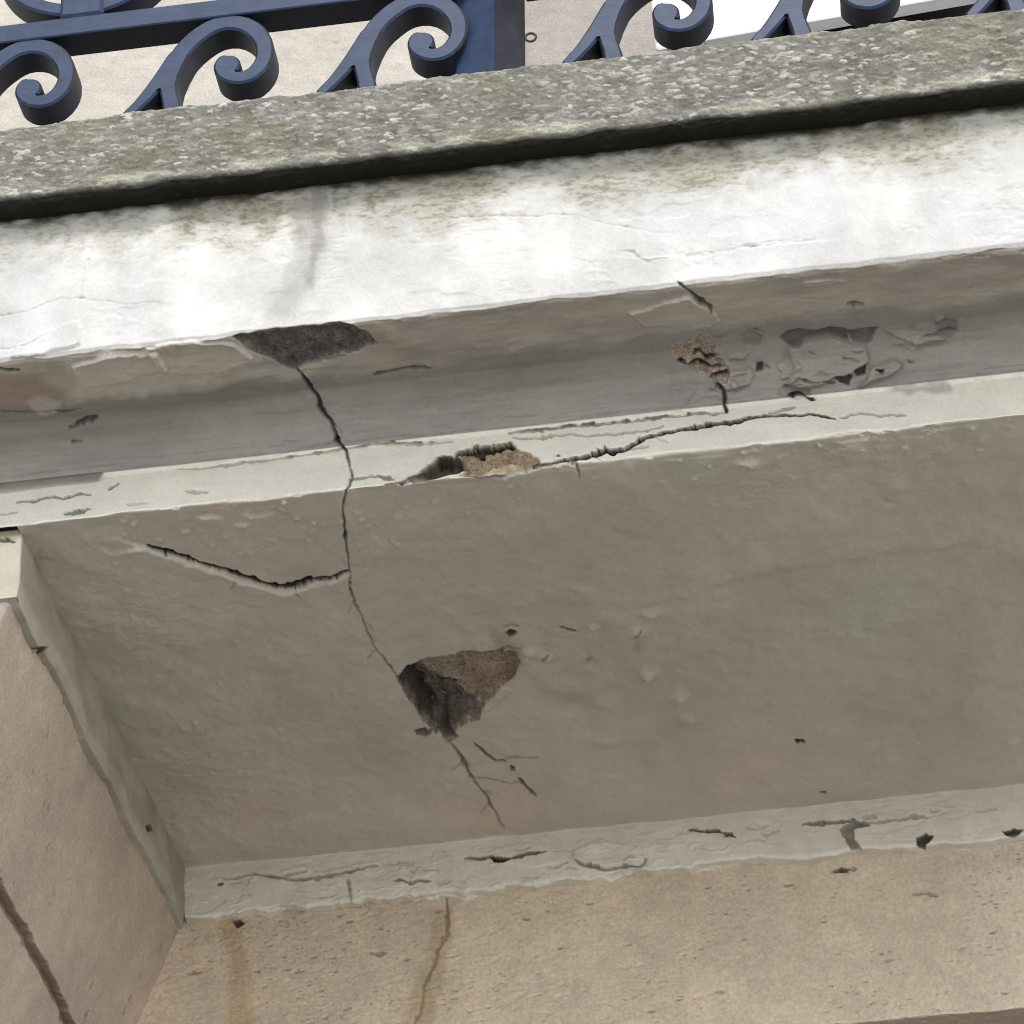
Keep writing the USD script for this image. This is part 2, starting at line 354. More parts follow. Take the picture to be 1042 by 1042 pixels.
for a, c in ((run, (0.42, 0.43, 0.45)), (moss * 0.8, (0.30, 0.295, 0.225)), (np.clip(moss * 1.3, 0, 1) ** 1.6 * smooth(fbm(XX / 0.008, SS / 0.0035, 5, 1, 0.65), 0.45, 0.68) * 0.6, (0.13, 0.13, 0.085)), (blk, (0.03, 0.032, 0.022))):
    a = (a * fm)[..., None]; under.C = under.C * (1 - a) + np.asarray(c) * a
# broad unevenness of hand-laid render
under.d += np.where(zone == 0, 0.003, np.where(zone == 4, 0.004, 0.003)) * (fbm(XX / 0.12, SS / 0.10, 3, 2) - 0.5) * 2 * smooth(SS, s_fas, s_fas + 0.02)
under.d += np.where(zone == 4, 0.0018, np.where(zone == 0, 0.0006, 0.0018)) * (fbm(XX / 0.022, SS / 0.03, 4, 4) - 0.5) * 2
under.d += np.where(zone == 4, 1, 0) * (0.0075 * (fbm(XX / 0.055, SS / 0.075, 3, 6) - 0.5) + 0.0016 * (fbm(XX / 0.008, SS / 0.014, 3, 0) - 0.5)) * smooth(SS, s_fbot, s_fbot + 0.03)
# trowel marks and little peelings that run along the balcony
h1 = fbm(XX / 0.018, SS / np.where(zone == 4, 0.009, 0.0045), 3, 6)
patch = smooth(fbm(XX / 0.10, SS / 0.14, 3, 1), 0.5, 0.66)
lead = np.where(zone == 4, np.exp(-(SS - s_fbot) / 0.10) + 0.9 * np.exp(-(XX - XL) / 0.12) + 0.25, 1.0)
under.d -= np.where(zone == 3, 0.0006, np.where(zone == 0, 0.0004, np.where(zone == 2, 0.0006, 0.0014))) * smooth(h1, 0.56, 0.64) * patch * lead
under.d -= np.where(zone == 2, 0.0006, 0) * smooth(SS, s_cove + 0.02, s_ftop) * smooth(fbm(XX / 0.10, SS / 0.0035, 4, 3), 0.5, 0.62)
under.d -= np.where(zone == 1, 0.0030, 0) * (fbm(XX / 0.03, SS / 0.012, 4, 1) - 0.45)
under.d -= np.where(zone == 0, 0.0007, 0) * smooth(fbm(XX / 0.05, SS / 0.03, 4, 5), 0.55, 0.62) * smooth(n2, 0.35, 0.6)
# back fillet: thick flaking coats
bf = zone == 5
under.d += np.where(bf, 1, 0) * (0.004 * (fbm(XX / 0.06, SS / 0.03, 4, 2) - 0.5) + 0.0022 * smooth(fbm(XX / 0.035, SS / 0.016, 3, 5), 0.55, 0.57) * smooth(0.1 - XX, -0.25, 0.35)) * smooth(SS, s_pback, s_pback + 0.022)
# wavering edges: fascia's lower edge, fillet's edges, back fillet's ragged foot
e1 = (fbm(xs / 0.035, xs * 0, 4, 2) - 0.5) * 0.010
under.V[..., 2] += 0.7 * e1[None] * np.exp(-np.abs(SS - s_drip) / 0.008)
e2 = (fbm(xs / 0.05, xs * 0 + 3, 4, 3) - 0.5) * 0.008
under.V[..., 2] += e2[None] * np.exp(-np.abs(SS - s_fbot) / 0.012) * (SS < s_fbot + 0.01)
under.V[..., 1] += ((fbm(xs / 0.05, xs * 0 + 5, 4, 1) - 0.5) * 0.016)[None] * np.exp(-np.abs(SS - s_cove) / 0.012)
e3 = (fbm(xs / 0.06, xs * 0 + 7, 4, 4) - 0.5) * 0.018 + (fbm(xs / 0.012, xs * 0 + 2, 3, 1) - 0.5) * 0.007 * smooth(0.0 - xs, -0.2, 0.3)
under.V[..., 2] += e3[None] * smooth(SS, s_pback + 0.012, s_low - 0.004) * (SS < s_low + 0.02)

ck = under.crack
# the long crack through everything
ck([(296, 368), (311, 388), (322, 402), (327, 415), (336, 428), (343, 446), (352, 458), (356, 472), (358, 484), (352, 498), (350, 520), (352, 545), (354, 565), (356, 590)], 3.0, 0.5, 0.010, 0.7)
ck([(353, 585), (362, 615), (372, 640), (382, 657), (394, 676), (406, 690)], 1.2, 1.5, 0.007, 0.4, (0.16, 0.14, 0.12))
ck([(458, 752), (466, 765), (478, 785), (487, 800), (495, 812), (505, 830), (514, 842)], 2.2, 0.8, 0.008, 0.42, (0.16, 0.14, 0.12))
hr = np.random.default_rng(5)
for x, y, dx, dy in ((327, 415, 14, 6), (343, 446, -12, 5), (336, 430, 12, 10), (368, 632, 12, 8), (384, 660, -10, 9), (362, 612, -9, 12), (472, 776, -11, 6), (490, 805, 10, 4), (498, 818, -8, 10), (240, 588, -6, 10), (300, 600, 8, 9), (660, 446, 20, 5), (600, 464, 14, 6)):
    ck([(x, y), (x + dx * .5, y + dy * .5 + hr.uniform(-2, 2)), (x + dx, y + dy)], 1.2, 0.5, 0.003, 0.3)
# the flaked crack at the left of the panel
A = [(104, 549), (118, 547), (135, 552), (160, 560), (184, 568), (206, 574), (228, 582), (244, 589), (262, 593), (284, 601), (296, 600), (318, 595), (338, 590), (356, 584)]
under.step([(x, y + 0.5) for x, y in [(70, 548)] + A + [(372, 574)]], 0.0048, 26, 1, 0.9)
under.stain([(x, y + 0.2) for x, y in A[2:]] + [(x, y + 3.6) for x, y in A[2:][::-1]], (0.84, 0.82, 0.75), 1.0, 0.85, 1.2)
ck([(150, 556), (184, 566), (206, 571.5), (228, 579), (244, 585.5), (262, 590), (284, 598), (296, 597), (318, 592), (338, 587), (354, 582)], 1.2, 4.6, 0.006, 1.0, (0.03, 0.027, 0.024), 0.08)
for q in ([(118, 560), (140, 556), (150, 562)], [(100, 556), (112, 562), (128, 560)], [(240, 520), (262, 523), (285, 521)], [(236, 532), (256, 530)], [(196, 527), (216, 524), (232, 526)]): under.step(q, 0.004, 8, 1)
fr = np.random.default_rng(21)
for k in range(90):                                                            # small lifted scales near the front edge and the left end
    if k < 60: x, y = fr.uniform(110, 480), 0; y = 520 - 0.1 * (x - 140) + abs(fr.normal(0, 38))
    else: x, y = fr.uniform(480, 1040), 0; y = 478 - 0.095 * (x - 480) + abs(fr.normal(0, 16))
    l = fr.uniform(4, 13)
    under.step([(x, y), (x + l * 0.5, y - fr.uniform(0.2, 2.0)), (x + l, y - l * 0.1)], fr.uniform(0.0014, 0.0034), 5, 1, 0.8)
for k in range(40):
    x = fr.uniform(0, 1); y = 600 + 270 * x; xx = 60 + 0.49 * (y - 560) + abs(fr.normal(0, 60)) + 18
    l = fr.uniform(5, 16)
    under.step([(xx, y), (xx + l * 0.5, y - fr.uniform(0.2, 1.6)), (xx + l, y - l * 0.1)], fr.uniform(0.001, 0.0026), 6, 1, 0.8)
# the hole in the panel
hole = [(403, 688), (414.5, 679.6), (437, 672), (455, 668), (470, 664), (492, 663), (508, 659), (527, 662), (530, 675), (522, 688), (513, 699), (504, 706), (498, 711), (492, 717), (487, 729), (473, 736), (463, 744), (468, 749.5), (456, 754), (445.6, 743.5), (430, 736), (425, 724), (416, 710), (408.5, 698.6)]
under.pit(hole, 0.007, 1.6, 0.6, (0.58, 0.48, 0.385), 10, 0, mark=11)
deep = [(406, 690), (416, 682), (428, 684), (434, 692), (446, 700), (462, 704), (474, 716), (486, 717), (484, 727), (470, 735), (460, 744), (464, 750), (456, 752), (444, 741), (430, 734), (426, 722), (416, 708)]
under.pit(deep, 0.012, 6.0, 0.75, (0.30, 0.26, 0.235), 7, 3)
under.pit([(406, 694), (418, 690), (430, 700), (440, 716), (446, 730), (440, 738), (428, 730), (420, 714)], 0.008, 4, 0.4, (0.16, 0.138, 0.125), 6, 5)
under.pit([(444, 698), (456, 701), (467, 703), (460, 708), (450, 705)], 0.008, 3, 0.3, (0.09, 0.08, 0.075), 6, 1)
idx, sd = under.inside(hole)
k = smooth(sd, 0, 2)
under.d[idx] -= 0.007 * smooth(sd - 9 * (fbm(under.U[idx] / 10, under.W[idx] / 10, 3, 2) - 0.35), 1.0, 2.4)
rim = (smooth(sd, -0.6, 0.4) * (1 - smooth(sd, 1.2, 3.0)) * smooth(fbm(under.U[idx] / 8, under.W[idx] / 8, 3, 4), 0.4, 0.6))
under.C[idx] = under.C[idx] * (1 - 0.7 * rim[:, None]) + np.array([0.46, 0.43, 0.375]) * 0.7 * rim[:, None]; under.d[idx] += 0.005 * rim
warm = smooth(under.U[idx], 470, 505) * smooth(-under.W[idx], -712, -690) * k
under.C[idx] = under.C[idx] * (1 - 0.5 * warm[:, None]) + np.array([0.64, 0.47, 0.34]) * 0.5 * warm[:, None]
under.d[idx] += 0.006 * warm
under.V[idx[0], idx[1], 0] += 0.008 * k * (fbm(under.U[idx] / 6, under.W[idx] / 4, 3, 1) - 0.5); under.V[idx[0], idx[1], 1] += 0.012 * k * (fbm(under.U[idx] / 6, under.W[idx] / 4, 3, 3) - 0.5)
under.plate([(488, 712), (505, 704), (514, 700), (520, 704), (506, 716), (494, 724)], 0.004, 8)
under.stain([(498, 640), (512, 640), (530, 655), (534, 676), (520, 690), (505, 668)], (0.40, 0.31, 0.23), 5, 0.55)
under.pit([(514, 644), (519, 641), (525, 642), (524, 646), (518, 648)], 0.012, 2, 0.2, (0.12, 0.1, 0.08))
ck([(512, 638), (520, 636), (528, 638)], 1.8, 1.5, 0.004, 0.3)
ck([(508, 660), (518, 657.5), (528, 661)], 2.0, 1.5, 0.004, 0.35)
ck([(482, 757), (490, 764), (496, 770), (504, 774), (514, 775.5)], 1.4, 2.6, 0.007, 0.6)
ck([(514, 773), (535, 772), (548, 771)], 1.0, 0.8, 0.003, 0.3)
ck([(527, 793), (533, 800), (538, 805), (545, 812)], 2.8, 1.4, 0.007, 0.6)
ck([(477, 790), (500, 794), (520, 798), (530, 797)], 1.0, 1.0, 0.003, 0.3)
under.pit([(422, 743), (432, 741), (438, 744), (432, 748), (424, 748)], 0.006, 2.5, 0.2, (0.2, 0.17, 0.14))
ck([(436, 742), (446, 743.5)], 2.2, 2.2, 0.006, 0.6)
under.step([(405, 690), (409, 700), (417, 712), (425, 726), (430, 738)], 0.004, 10, 1)
under.pit([(519, 779), (524, 780), (525, 783), (520, 783)], 0.005, 2, 0.2, (0.2, 0.17, 0.14))
under.pit([(810, 752), (817, 752), (819, 755), (812, 755.5)], 0.012, 1.5, 0.2, (0.06, 0.05, 0.05))
under.pit([(834, 806), (840, 804), (840, 807)], 0.004, 1.5, 0.2, (0.2, 0.17, 0.14))
ck([(571, 638.4), (578, 640.5), (587, 642)], 2.6, 1.2, 0.009, 0.7)
for x, y, rx, ry, h in ((648, 643, 7, 4, .0045), (660, 684, 9, 6, .0065), (691, 708, 8, 4, .0045), (600, 676, 8, 5, -.004), (584, 722, 14, 8, -.005), (556, 669, 6, 3, .004), (604, 638, 5, 3, .003),
                        (647, 662, 5, 8, -.003), (540, 664, 8, 4, .003), (612, 716, 12, 6, .003), (663, 624, 12, 3, .003), (700, 731, 10, 5, .002), (575, 700, 18, 9, .003), (620, 755, 16, 7, .0025),
                        (880, 645, 6, 2.4, -.003), (1030, 755, 6, 3, .003), (905, 510, 6, 2.4, -.004), (590, 600, 10, 4, .0015), (760, 470, 12, 4, .002)):
    under.bump(x, y, rx, ry, 2.2 * h)
ck([(645, 643.5), (652, 640.5)], 2.0, 1.2, 0.006, 0.5); ck([(654, 691), (661, 688), (667, 683)], 1.6, 1.0, 0.005, 0.35); ck([(552, 670), (559, 666)], 2.0, 1.0, 0.006, 0.5); ck([(597, 679), (603, 674)], 1.6, 1, 0.004, 0.3)
under.step([(560, 624), (600, 619), (640, 613.6), (672, 611), (700, 606), (730, 592), (760, 587), (800, 577), (850, 571), (900, 563), (960, 556), (1042, 541), (1090, 533)], 0.0060, 60, -1, 6)
under.step([(225, 872), (280, 846), (330, 838), (380, 850), (430, 858)], 0.002, 25, -1, 3)
under.step([(250, 850), (300, 834), (345, 828)], 0.003, 14, 1, 2)
# grey mortar patch at the top of the cove and fascia's foot
patchp = [(236, 344), (257, 339), (282, 333), (325, 329.5), (345, 326), (360, 331), (378, 341), (384, 349), (366, 356), (352, 358), (340, 360), (328, 364), (316, 369), (300, 377), (287, 372), (280, 366), (272, 363), (262, 361), (250, 356)]
under.pit(patchp, 0.009, 2.0, 0.8, (0.25, 0.247, 0.24), 11, 1, mark=12)
under.stain([(366, 330), (385, 335), (420, 352), (440, 364), (400, 366), (372, 358)], (0.36, 0.31, 0.24), 6, 0.5)
ck([(312, 372), (330, 365), (350, 360)], 1.6, 1.0, 0.004, 0.4)
ck([(382, 379), (398, 376), (415, 374), (438, 373.5)], 2.4, 1.4, 0.006, 0.5)
ck([(82, 416), (60, 419), (37, 418.6), (0, 420), (-30, 421)], 1.8, 1.4, 0.005, 0.4)
# upper band of the cove, old whitish crusts on the left
under.stain([(60, 366), (150, 358), (215, 348), (240, 352), (262, 366), (236, 380), (180, 396), (120, 404), (80, 398)], (0.62, 0.59, 0.54), 8, 0.75, 12)
under.stain([(-20, 380), (40, 384), (62, 392), (66, 412), (20, 418), (-20, 416)], (0.34, 0.27, 0.215), 6, 0.75)
under.plate([(72, 372), (120, 360), (160, 356), (170, 372), (120, 388), (84, 394)], 0.004, 14)
under.plate([(148, 352), (205, 346), (238, 350), (258, 364), (225, 378), (170, 380)], 0.004, 14)
under.stain([(30, 408), (48, 404), (60, 410), (56, 421), (40, 421)], (0.58, 0.55, 0.5), 4, 0.6)
ck([(-10, 374), (8, 376), (20, 378)], 3, 1.5, 0.008, 0.7)
ck([(76, 432), (88, 427), (100, 425)], 3.0, 2.0, 0.006, 0.6); ck([(70, 436), (80, 434)], 2.0, 1.5, 0.005, 0.5); ck([(74, 449), (84, 449.5)], 2.0, 1.2, 0.005, 0.5)
# the broken length of cove right of the middle
ck([(688, 287), (696, 293), (704, 300), (712, 305), (722, 312), (724, 318)], 2.0, 1.6, 0.008, 0.7)
under.plate([(640, 318), (676, 306), (700, 302), (722, 314), (734, 328), (722, 333), (690, 333), (655, 330)], 0.004, 16)
under.pit([(684, 352), (694, 345), (702, 349), (712, 340), (722, 342), (730, 352), (728, 362), (738, 366), (745, 378), (740, 390), (731, 391), (724, 380), (712, 378), (704, 368), (692, 371)], 0.0032, 3, 0.8, (0.60, 0.49, 0.40), 6, 2, mark=13)
for q in ([(704, 362), (712, 358), (718, 366), (726, 362), (732, 360)], [(700, 372), (710, 368), (722, 374), (736, 373)], [(722, 382), (732, 380), (742, 379)], [(690, 366), (698, 371)]): ck(q, 2.4, 1.5, 0.007, 0.75, (0.08, 0.06, 0.05))
under.step([(694, 374), (712, 376), (722, 379), (728, 388), (735, 396), (737, 410), (738, 421)], 0.0085, 45, 1, 1.2)
ck([(729, 389), (736, 395), (738, 404), (737.5, 412), (739, 421)], 2.4, 3.4, 0.009, 0.8)
under.pit([(793, 344), (800, 338), (828, 336), (846, 334), (864, 336), (862, 346), (844, 339.5), (826, 342), (817, 344), (812, 351), (802, 350)], 0.007, 1.2, 0.3, (0.14, 0.135, 0.13), 7, 1)
under.pit([(862, 337), (876, 335), (893, 331.5), (890, 338), (883, 349), (876, 349), (866, 345)], 0.007, 1.2, 0.3, (0.14, 0.135, 0.13), 7, 2)
under.plate([(800, 352), (818, 346), (845, 341), (862, 348), (880, 352), (884, 366), (868, 380), (850, 382), (838, 390), (812, 396), (802, 390), (808, 372)], 0.0065, 40, 1.6)
under.plate([(886, 372), (908, 366), (920, 372), (906, 382), (892, 386), (872, 396), (884, 384)], 0.006, 20, 1.6)
fl = np.random.default_rng(12)
for k in range(13):
    x = fl.uniform(735, 990); y = 372 - 0.118 * (x - 740) + fl.normal(0, 16)
    y = min(max(y, 330 - 0.118 * (x - 740) + 8), 408 - 0.118 * (x - 740)); r = fl.uniform(6, 17); th = 2 * np.pi * (np.arange(6) + fl.uniform(0, 0.7, 6)) / 6
    under.plate([(x + r * fl.uniform(0.5, 1.2) * math.cos(t), y + 0.62 * r * fl.uniform(0.5, 1.2) * math.sin(t)) for t in th], (hh := fl.choice([-1, 1]) * fl.uniform(0.0014, 0.003)), 300, 0.8, fl.uniform(1.0, 1.16) if hh > 0 else fl.uniform(0.72, 0.95))
for k in range(7):
    x = fl.uniform(700, 960); y = 372 - 0.118 * (x - 740) + fl.normal(0, 14); l = fl.uniform(5, 16)
    ck([(x, y), (x + l * .5, y + fl.uniform(-3, 3)), (x + l, y + fl.uniform(-5, 3))], fl.uniform(1.0, 2.6), 0.8, 0.005, fl.uniform(.3, .7))
under.stain([(700, 345), (800, 330), (900, 325), (960, 330), (900, 380), (800, 400), (740, 400)], (0.36, 0.345, 0.32), 10, 0.35, 14)
for q in ([(849, 382), (868, 383), (864, 392), (856, 390)], [(870, 376), (880.5, 371), (881, 380), (873, 383)], [(890, 375), (901, 375), (898, 380)], [(770, 371), (775, 368), (776, 376), (770, 378)]):
    under.pit(q, 0.006, 1.2, 0.3, (0.13, 0.125, 0.12))
ck([(803, 402), (814, 400), (822, 404), (829, 407)], 2.8, 2.2, 0.008, 0.75); ck([(800, 392), (812, 385), (828, 389), (840, 387), (850, 390)], 1.4, 1.2, 0.004, 0.4)
under.plate([(740, 378), (762, 372), (768, 380), (762, 392), (745, 396)], 0.0045, 20, 1.6); under.plate([(898, 334), (920, 332), (950, 336), (962, 345), (930, 350)], 0.0045, 22, 1.6); ck([(940, 340), (955, 338), (972, 336)], 1.6, 1.2, 0.004, 0.4)
ck([(862, 312), (872, 310), (880, 311)], 2.6, 2.0, 0.006, 0.4)
under.plate([(815, 287), (840, 284), (869, 284), (850, 289), (822, 292)], 0.003, 6)
under.stain([(905, 392), (960, 386), (968, 396), (925, 402)], (0.26, 0.255, 0.25), 4, 0.5)
# front fillet: open crack with bare stone behind
under.pit([(392, 491), (410, 487), (424, 482), (436, 472), (446, 465), (458, 463), (472, 466), (476, 474), (466, 480), (446, 485), (428, 492), (410, 496)], 0.026, 2.0, 0.3, (0.10, 0.09, 0.075), 7, 1)
under.pit([(468, 464), (486, 457), (504, 454), (517, 449), (524, 455), (540, 460), (549, 465), (551, 474), (540, 480), (516, 483), (490, 484), (470, 481), (476, 473)], 0.008, 1.6, 0.75, (0.58, 0.47, 0.335), 6, 4, mark=14)
ck([(462, 463), (474, 459), (490, 456), (506, 454), (518, 450.5), (524, 454)], 4.0, 5.0, 0.016, 0.9, (0.06, 0.05, 0.04))
ck([(468, 482), (486, 486), (510, 485), (535, 480), (550, 474)], 1.4, 1.2, 0.004, 0.4)
ck([(544, 478), (552, 474.5), (573.5, 469), (600, 464.5), (616.5, 458), (635, 456.4), (660, 446), (680, 440), (700, 436), (720, 432.5), (747, 429), (766, 424.5), (801, 423), (823, 422.6), (838, 424), (850, 428)], 6.0, 1.0, 0.013, 0.9, (0.05, 0.045, 0.04), 0.05)
ck([(635, 457), (648, 457.5), (660, 456)], 1.4, 1.0, 0.004, 0.4)
ck([(855, 427), (866, 423), (878, 421.5), (900, 423), (922, 422)], 1.6, 1.2, 0.005, 0.5)
ck([(782, 421), (796, 418), (809, 414.5)], 1.6, 1.2, 0.005, 0.5)
ck([(516, 441), (541, 437.6), (579, 433.6), (611, 432), (660, 426), (675, 424), (705, 421.5), (738, 420.5)], 1.8, 1.6, 0.006, 0.5)
ck([(520, 445), (547, 445), (579, 441.6), (595, 443.5), (632, 441.6), (660, 437.5), (676, 433)], 1.8, 1.0, 0.005, 0.45)
ck([(586, 468), (588, 478), (590, 488)], 1.4, 1.4, 0.004, 0.4)
ck([(356, 486), (372, 485), (384, 483), (400, 486)], 1.8, 2.6, 0.006, 0.6)
ck([(180, 478), (230, 474), (300, 464), (340, 458), (356, 456), (385, 452), (420, 451), (461, 450)], 1.4, 1.6, 0.004, 0.4)
ck([(17, 511), (37, 510), (47, 506), (64, 507), (80, 502), (92, 503)], 1.8, 1.4, 0.006, 0.65); ck([(66, 522.5), (76, 519.5), (92, 517)], 2.2, 1.4, 0.006, 0.65); ck([(112, 498.5), (122, 492)], 2.0, 1.4, 0.006, 0.6)
ck([(-10, 525), (8, 523), (18, 521)], 1.6, 1, 0.004, 0.4); ck([(190, 500), (200, 501), (212, 501)], 2.2, 1.2, 0.004, 0.4); ck([(130, 514), (150, 512)], 1.2, 1, 0.003, 0.3)
idx = under.near([(-60, 470), (118, 505)], 6)                                   # the left length of moulding sits lower, its cove runs further down
D = (under.W[idx] - (501 - 0.125 * under.U[idx] - 0.0 * under.U[idx]))
m = (1 - smooth(D, -2, 1.5)) * smooth(-under.U[idx], -108, -96) * (zone[idx] == 3)
under.d[idx] -= 0.010 * m; under.C[idx] = under.C[idx] * (1 - 0.6 * m[:, None]) + np.array([0.40, 0.395, 0.38]) * 0.6 * m[:, None]
# fascia cracks
for q, w in (([(-10, 321), (8, 319), (30, 316), (46, 309), (62, 303), (80, 303), (130, 309), (165, 306)], 1.5), ([(-10, 352), (8, 355), (20, 353), (36, 347), (52, 337), (66, 331), (78, 328)], 2.0),
             ([(420, 222), (500, 221), (560, 219), (588, 219), (604, 226), (625, 230), (645, 231), (665, 236), (692, 236)], 1.8), ([(628, 256), (644, 257), (652, 264), (664, 266), (690, 262), (730, 258), (770, 251), (830, 245)], 2.0),
             ([(690, 260), (740, 254), (780, 247), (812, 243)], 1.6), ([(96, 246), (92, 262), (84, 276), (82, 296), (78, 318)], 1.4), ([(318, 205), (314, 218), (308, 240)], 1.2)):
    ck(q, w * 0.75, w * 0.35, 0.0018, 0.22, (0.34, 0.34, 0.32))
under.plate([(20, 350), (50, 337), (66, 330), (80, 326), (82, 350), (40, 362), (10, 364)], 0.003, 20); under.step([(600, 262), (640, 262), (700, 261), (770, 251), (840, 246), (880, 242)], 0.002, 14, 1)
under.stain([(70, 270), (92, 262), (100, 290), (84, 330), (66, 340), (74, 305)], (0.55, 0.55, 0.55), 6, 0.4); under.stain([(296, 200), (330, 198), (336, 240), (322, 290), (290, 325), (270, 320), (300, 262)], (0.30, 0.295, 0.28), 9, 0.55)
under.stain([(318, 196), (334, 196), (330, 240), (318, 290), (310, 290), (318, 240)], (0.2, 0.195, 0.185), 5, 0.55)
under.stain([(800, 180), (850, 176), (860, 220), (820, 230), (800, 215)], (0.56, 0.56, 0.60), 8, 0.35); under.stain([(1000, 150), (1042, 142), (1060, 200), (1010, 206)], (0.58, 0.58, 0.56), 8, 0.35); under.stain([(655, 200), (690, 196), (760, 215), (750, 235), (690, 250), (650, 235)], (0.62, 0.63, 0.68), 8, 0.3)
# back fillet: flakes, gaps and lost bits
ck([(474, 873), (490, 871.5), (501, 872.5), (515, 875), (530, 870.5), (542, 868), (554, 866.5)], 1.8, 2.4, 0.009, 0.6, (0.06, 0.055, 0.045))
ck([(498, 871), (506, 875), (518, 874)], 3.0, 2.6, 0.010, 0.6, (0.06, 0.055, 0.045))
under.plate([(583, 866), (585, 873), (590, 878.5), (609, 883), (632, 884), (652, 883), (656, 876), (654, 866), (620, 858)], 0.006, 24)
ck([(586, 876), (596, 881.5), (609, 885), (632, 886), (652, 884.5), (658, 877)], 1.6, 2.0, 0.006, 0.5, (0.06, 0.055, 0.045))
ck([(700, 846), (716, 847), (732, 846.6), (740, 851), (748, 853.5)], 1.6, 3.0, 0.010, 0.6, (0.06, 0.055, 0.045))
ck([(816, 839), (838, 837.5), (860, 836.5), (872, 838), (882, 841)], 1.8, 2.6, 0.007, 0.55)
under.pit([(855, 844), (866, 840), (880, 836), (884, 841), (870, 846), (870, 856), (877, 866), (866, 866), (861, 858)], 0.006, 2, 0.5, (0.36, 0.34, 0.30), 6, 2)
under.pit([(934, 850), (942, 847), (950, 850), (944, 856), (942, 862), (934, 858)], 0.012, 2, 0.3, (0.12, 0.11, 0.09)); under.pit([(1018, 844), (1030, 842), (1040, 845), (1032, 850), (1022, 848)], 0.012, 2, 0.3, (0.12, 0.11, 0.09))
ck([(882, 838), (910, 834), (934, 830), (944, 831)], 1.4, 1.6, 0.004, 0.4); ck([(228, 896), (260, 890), (288, 893), (312, 888)], 1.2, 1.2, 0.004, 0.4); ck([(222, 900), (228, 899)], 3, 2, 0.008, 0.7)
ck([(270, 892), (300, 896), (330, 892), (360, 886), (384, 882)], 1.6, 1.4, 0.006, 0.45); ck([(354, 896), (355, 908), (356, 918)], 2.2, 1.8, 0.006, 0.4); ck([(400, 896), (420, 899), (438, 897)], 2.0, 2.4, 0.007, 0.5)
for k in range(42):
    x = rng.uniform(225, 1030); y0 = 897 - (x - 190) * 0.1 + rng.uniform(0, 30); l = rng.uniform(6, 26)
    if x > 560 and rng.random() < 0.55: continue
    ck([(x, y0), (x + l * .5, y0 - l * .05 + rng.uniform(-2, 2)), (x + l, y0 - l * .12 + rng.uniform(-3, 3))], rng.uniform(1.0, 2.2), 1.0, rng.uniform(.002, .006), rng.uniform(.1, .35), (0.26, 0.25, 0.2))
# closing lips behind the edges
for sl in ((0, slice(None)), (-1, slice(None)), (slice(None), 0), (slice(None), -1)): under.d[sl] = -0.04
balcony = thing('balcony', 'cracked cream-painted masonry balcony with a hole in its soffit under the blue railing', 'balcony', (X0, 3.68, EYE + 1.8))
if not hasattr(under, 'L'): under.L = np.zeros(under.P.shape[:2], int)
zc = np.digitize(0.5 * (SS[:-1, :-1] + SS[1:, 1:]), [s_drip, s_cove, s_ftop, s_fbot, s_pback])
Lc = np.minimum(np.minimum(under.L[:-1, :-1], under.L[1:, 1:]), np.minimum(under.L[1:, :-1], under.L[:-1, 1:]))
lab = np.where((Lc == 11) & (zc == 4) | (Lc == 12) & (zc <= 2) | (Lc == 13) | (Lc == 14) & (zc == 3), Lc, zc)
lab[(zc >= 4) & (XX[:-1, 1:] < XL)] = -1
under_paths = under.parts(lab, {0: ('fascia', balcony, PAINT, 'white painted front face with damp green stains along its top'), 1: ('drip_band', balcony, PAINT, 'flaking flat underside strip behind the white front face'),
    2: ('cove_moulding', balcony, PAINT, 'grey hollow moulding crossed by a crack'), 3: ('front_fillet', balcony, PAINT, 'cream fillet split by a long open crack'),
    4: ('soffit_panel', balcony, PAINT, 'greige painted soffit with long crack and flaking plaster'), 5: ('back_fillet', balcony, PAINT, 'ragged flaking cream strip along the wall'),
    11: ('broken_hole', 4, RUBBLE, 'hole in the soffit showing brown rubble'), 12: ('mortar_patch', 2, RUBBLE, 'dark grey bare mortar where the render fell off'),
    13: ('bare_patch', 2, RUBBLE, 'brown bare patch beside the broken moulding'), 14: ('bare_stone', 3, RUBBLE, 'cream bare stone in the open crack')})

Qf, _, _ = under.finish()
lr, lumps = np.random.default_rng(8), []
for x, y, r in ((446, 704, .0075), (459, 711, .009), (470, 718, .006), (452, 724, .008), (436, 708, .006), (462, 730, .007), (443, 730, .006), (425, 694, .006), (478, 722, .005), (434, 690, .005), (486, 690, .006), (470, 686, .006), (502, 676, .005), (456, 684, .005), (512, 684, .004)):
    i = np.unravel_index(np.argmin((under.U - x) ** 2 + (under.W - y) ** 2 + 1e6 * (zone != 4)), under.U.shape)
    v = lr.normal(size=(16, 3)); v /= np.linalg.norm(v, axis=1, keepdims=True)
    lumps.append(trimesh.convex.convex_hull(Qf[i] + v * r * lr.uniform(0.7, 1.1, (16, 1)) * np.array([1.1, 1.2, 0.8]) + np.array([0, 0, 0.002])))
p = solid('rubble', under_paths[4], trimesh.util.concatenate(lumps), CRUMB); tag(stage.GetPrimAtPath(p), kind='stuff')
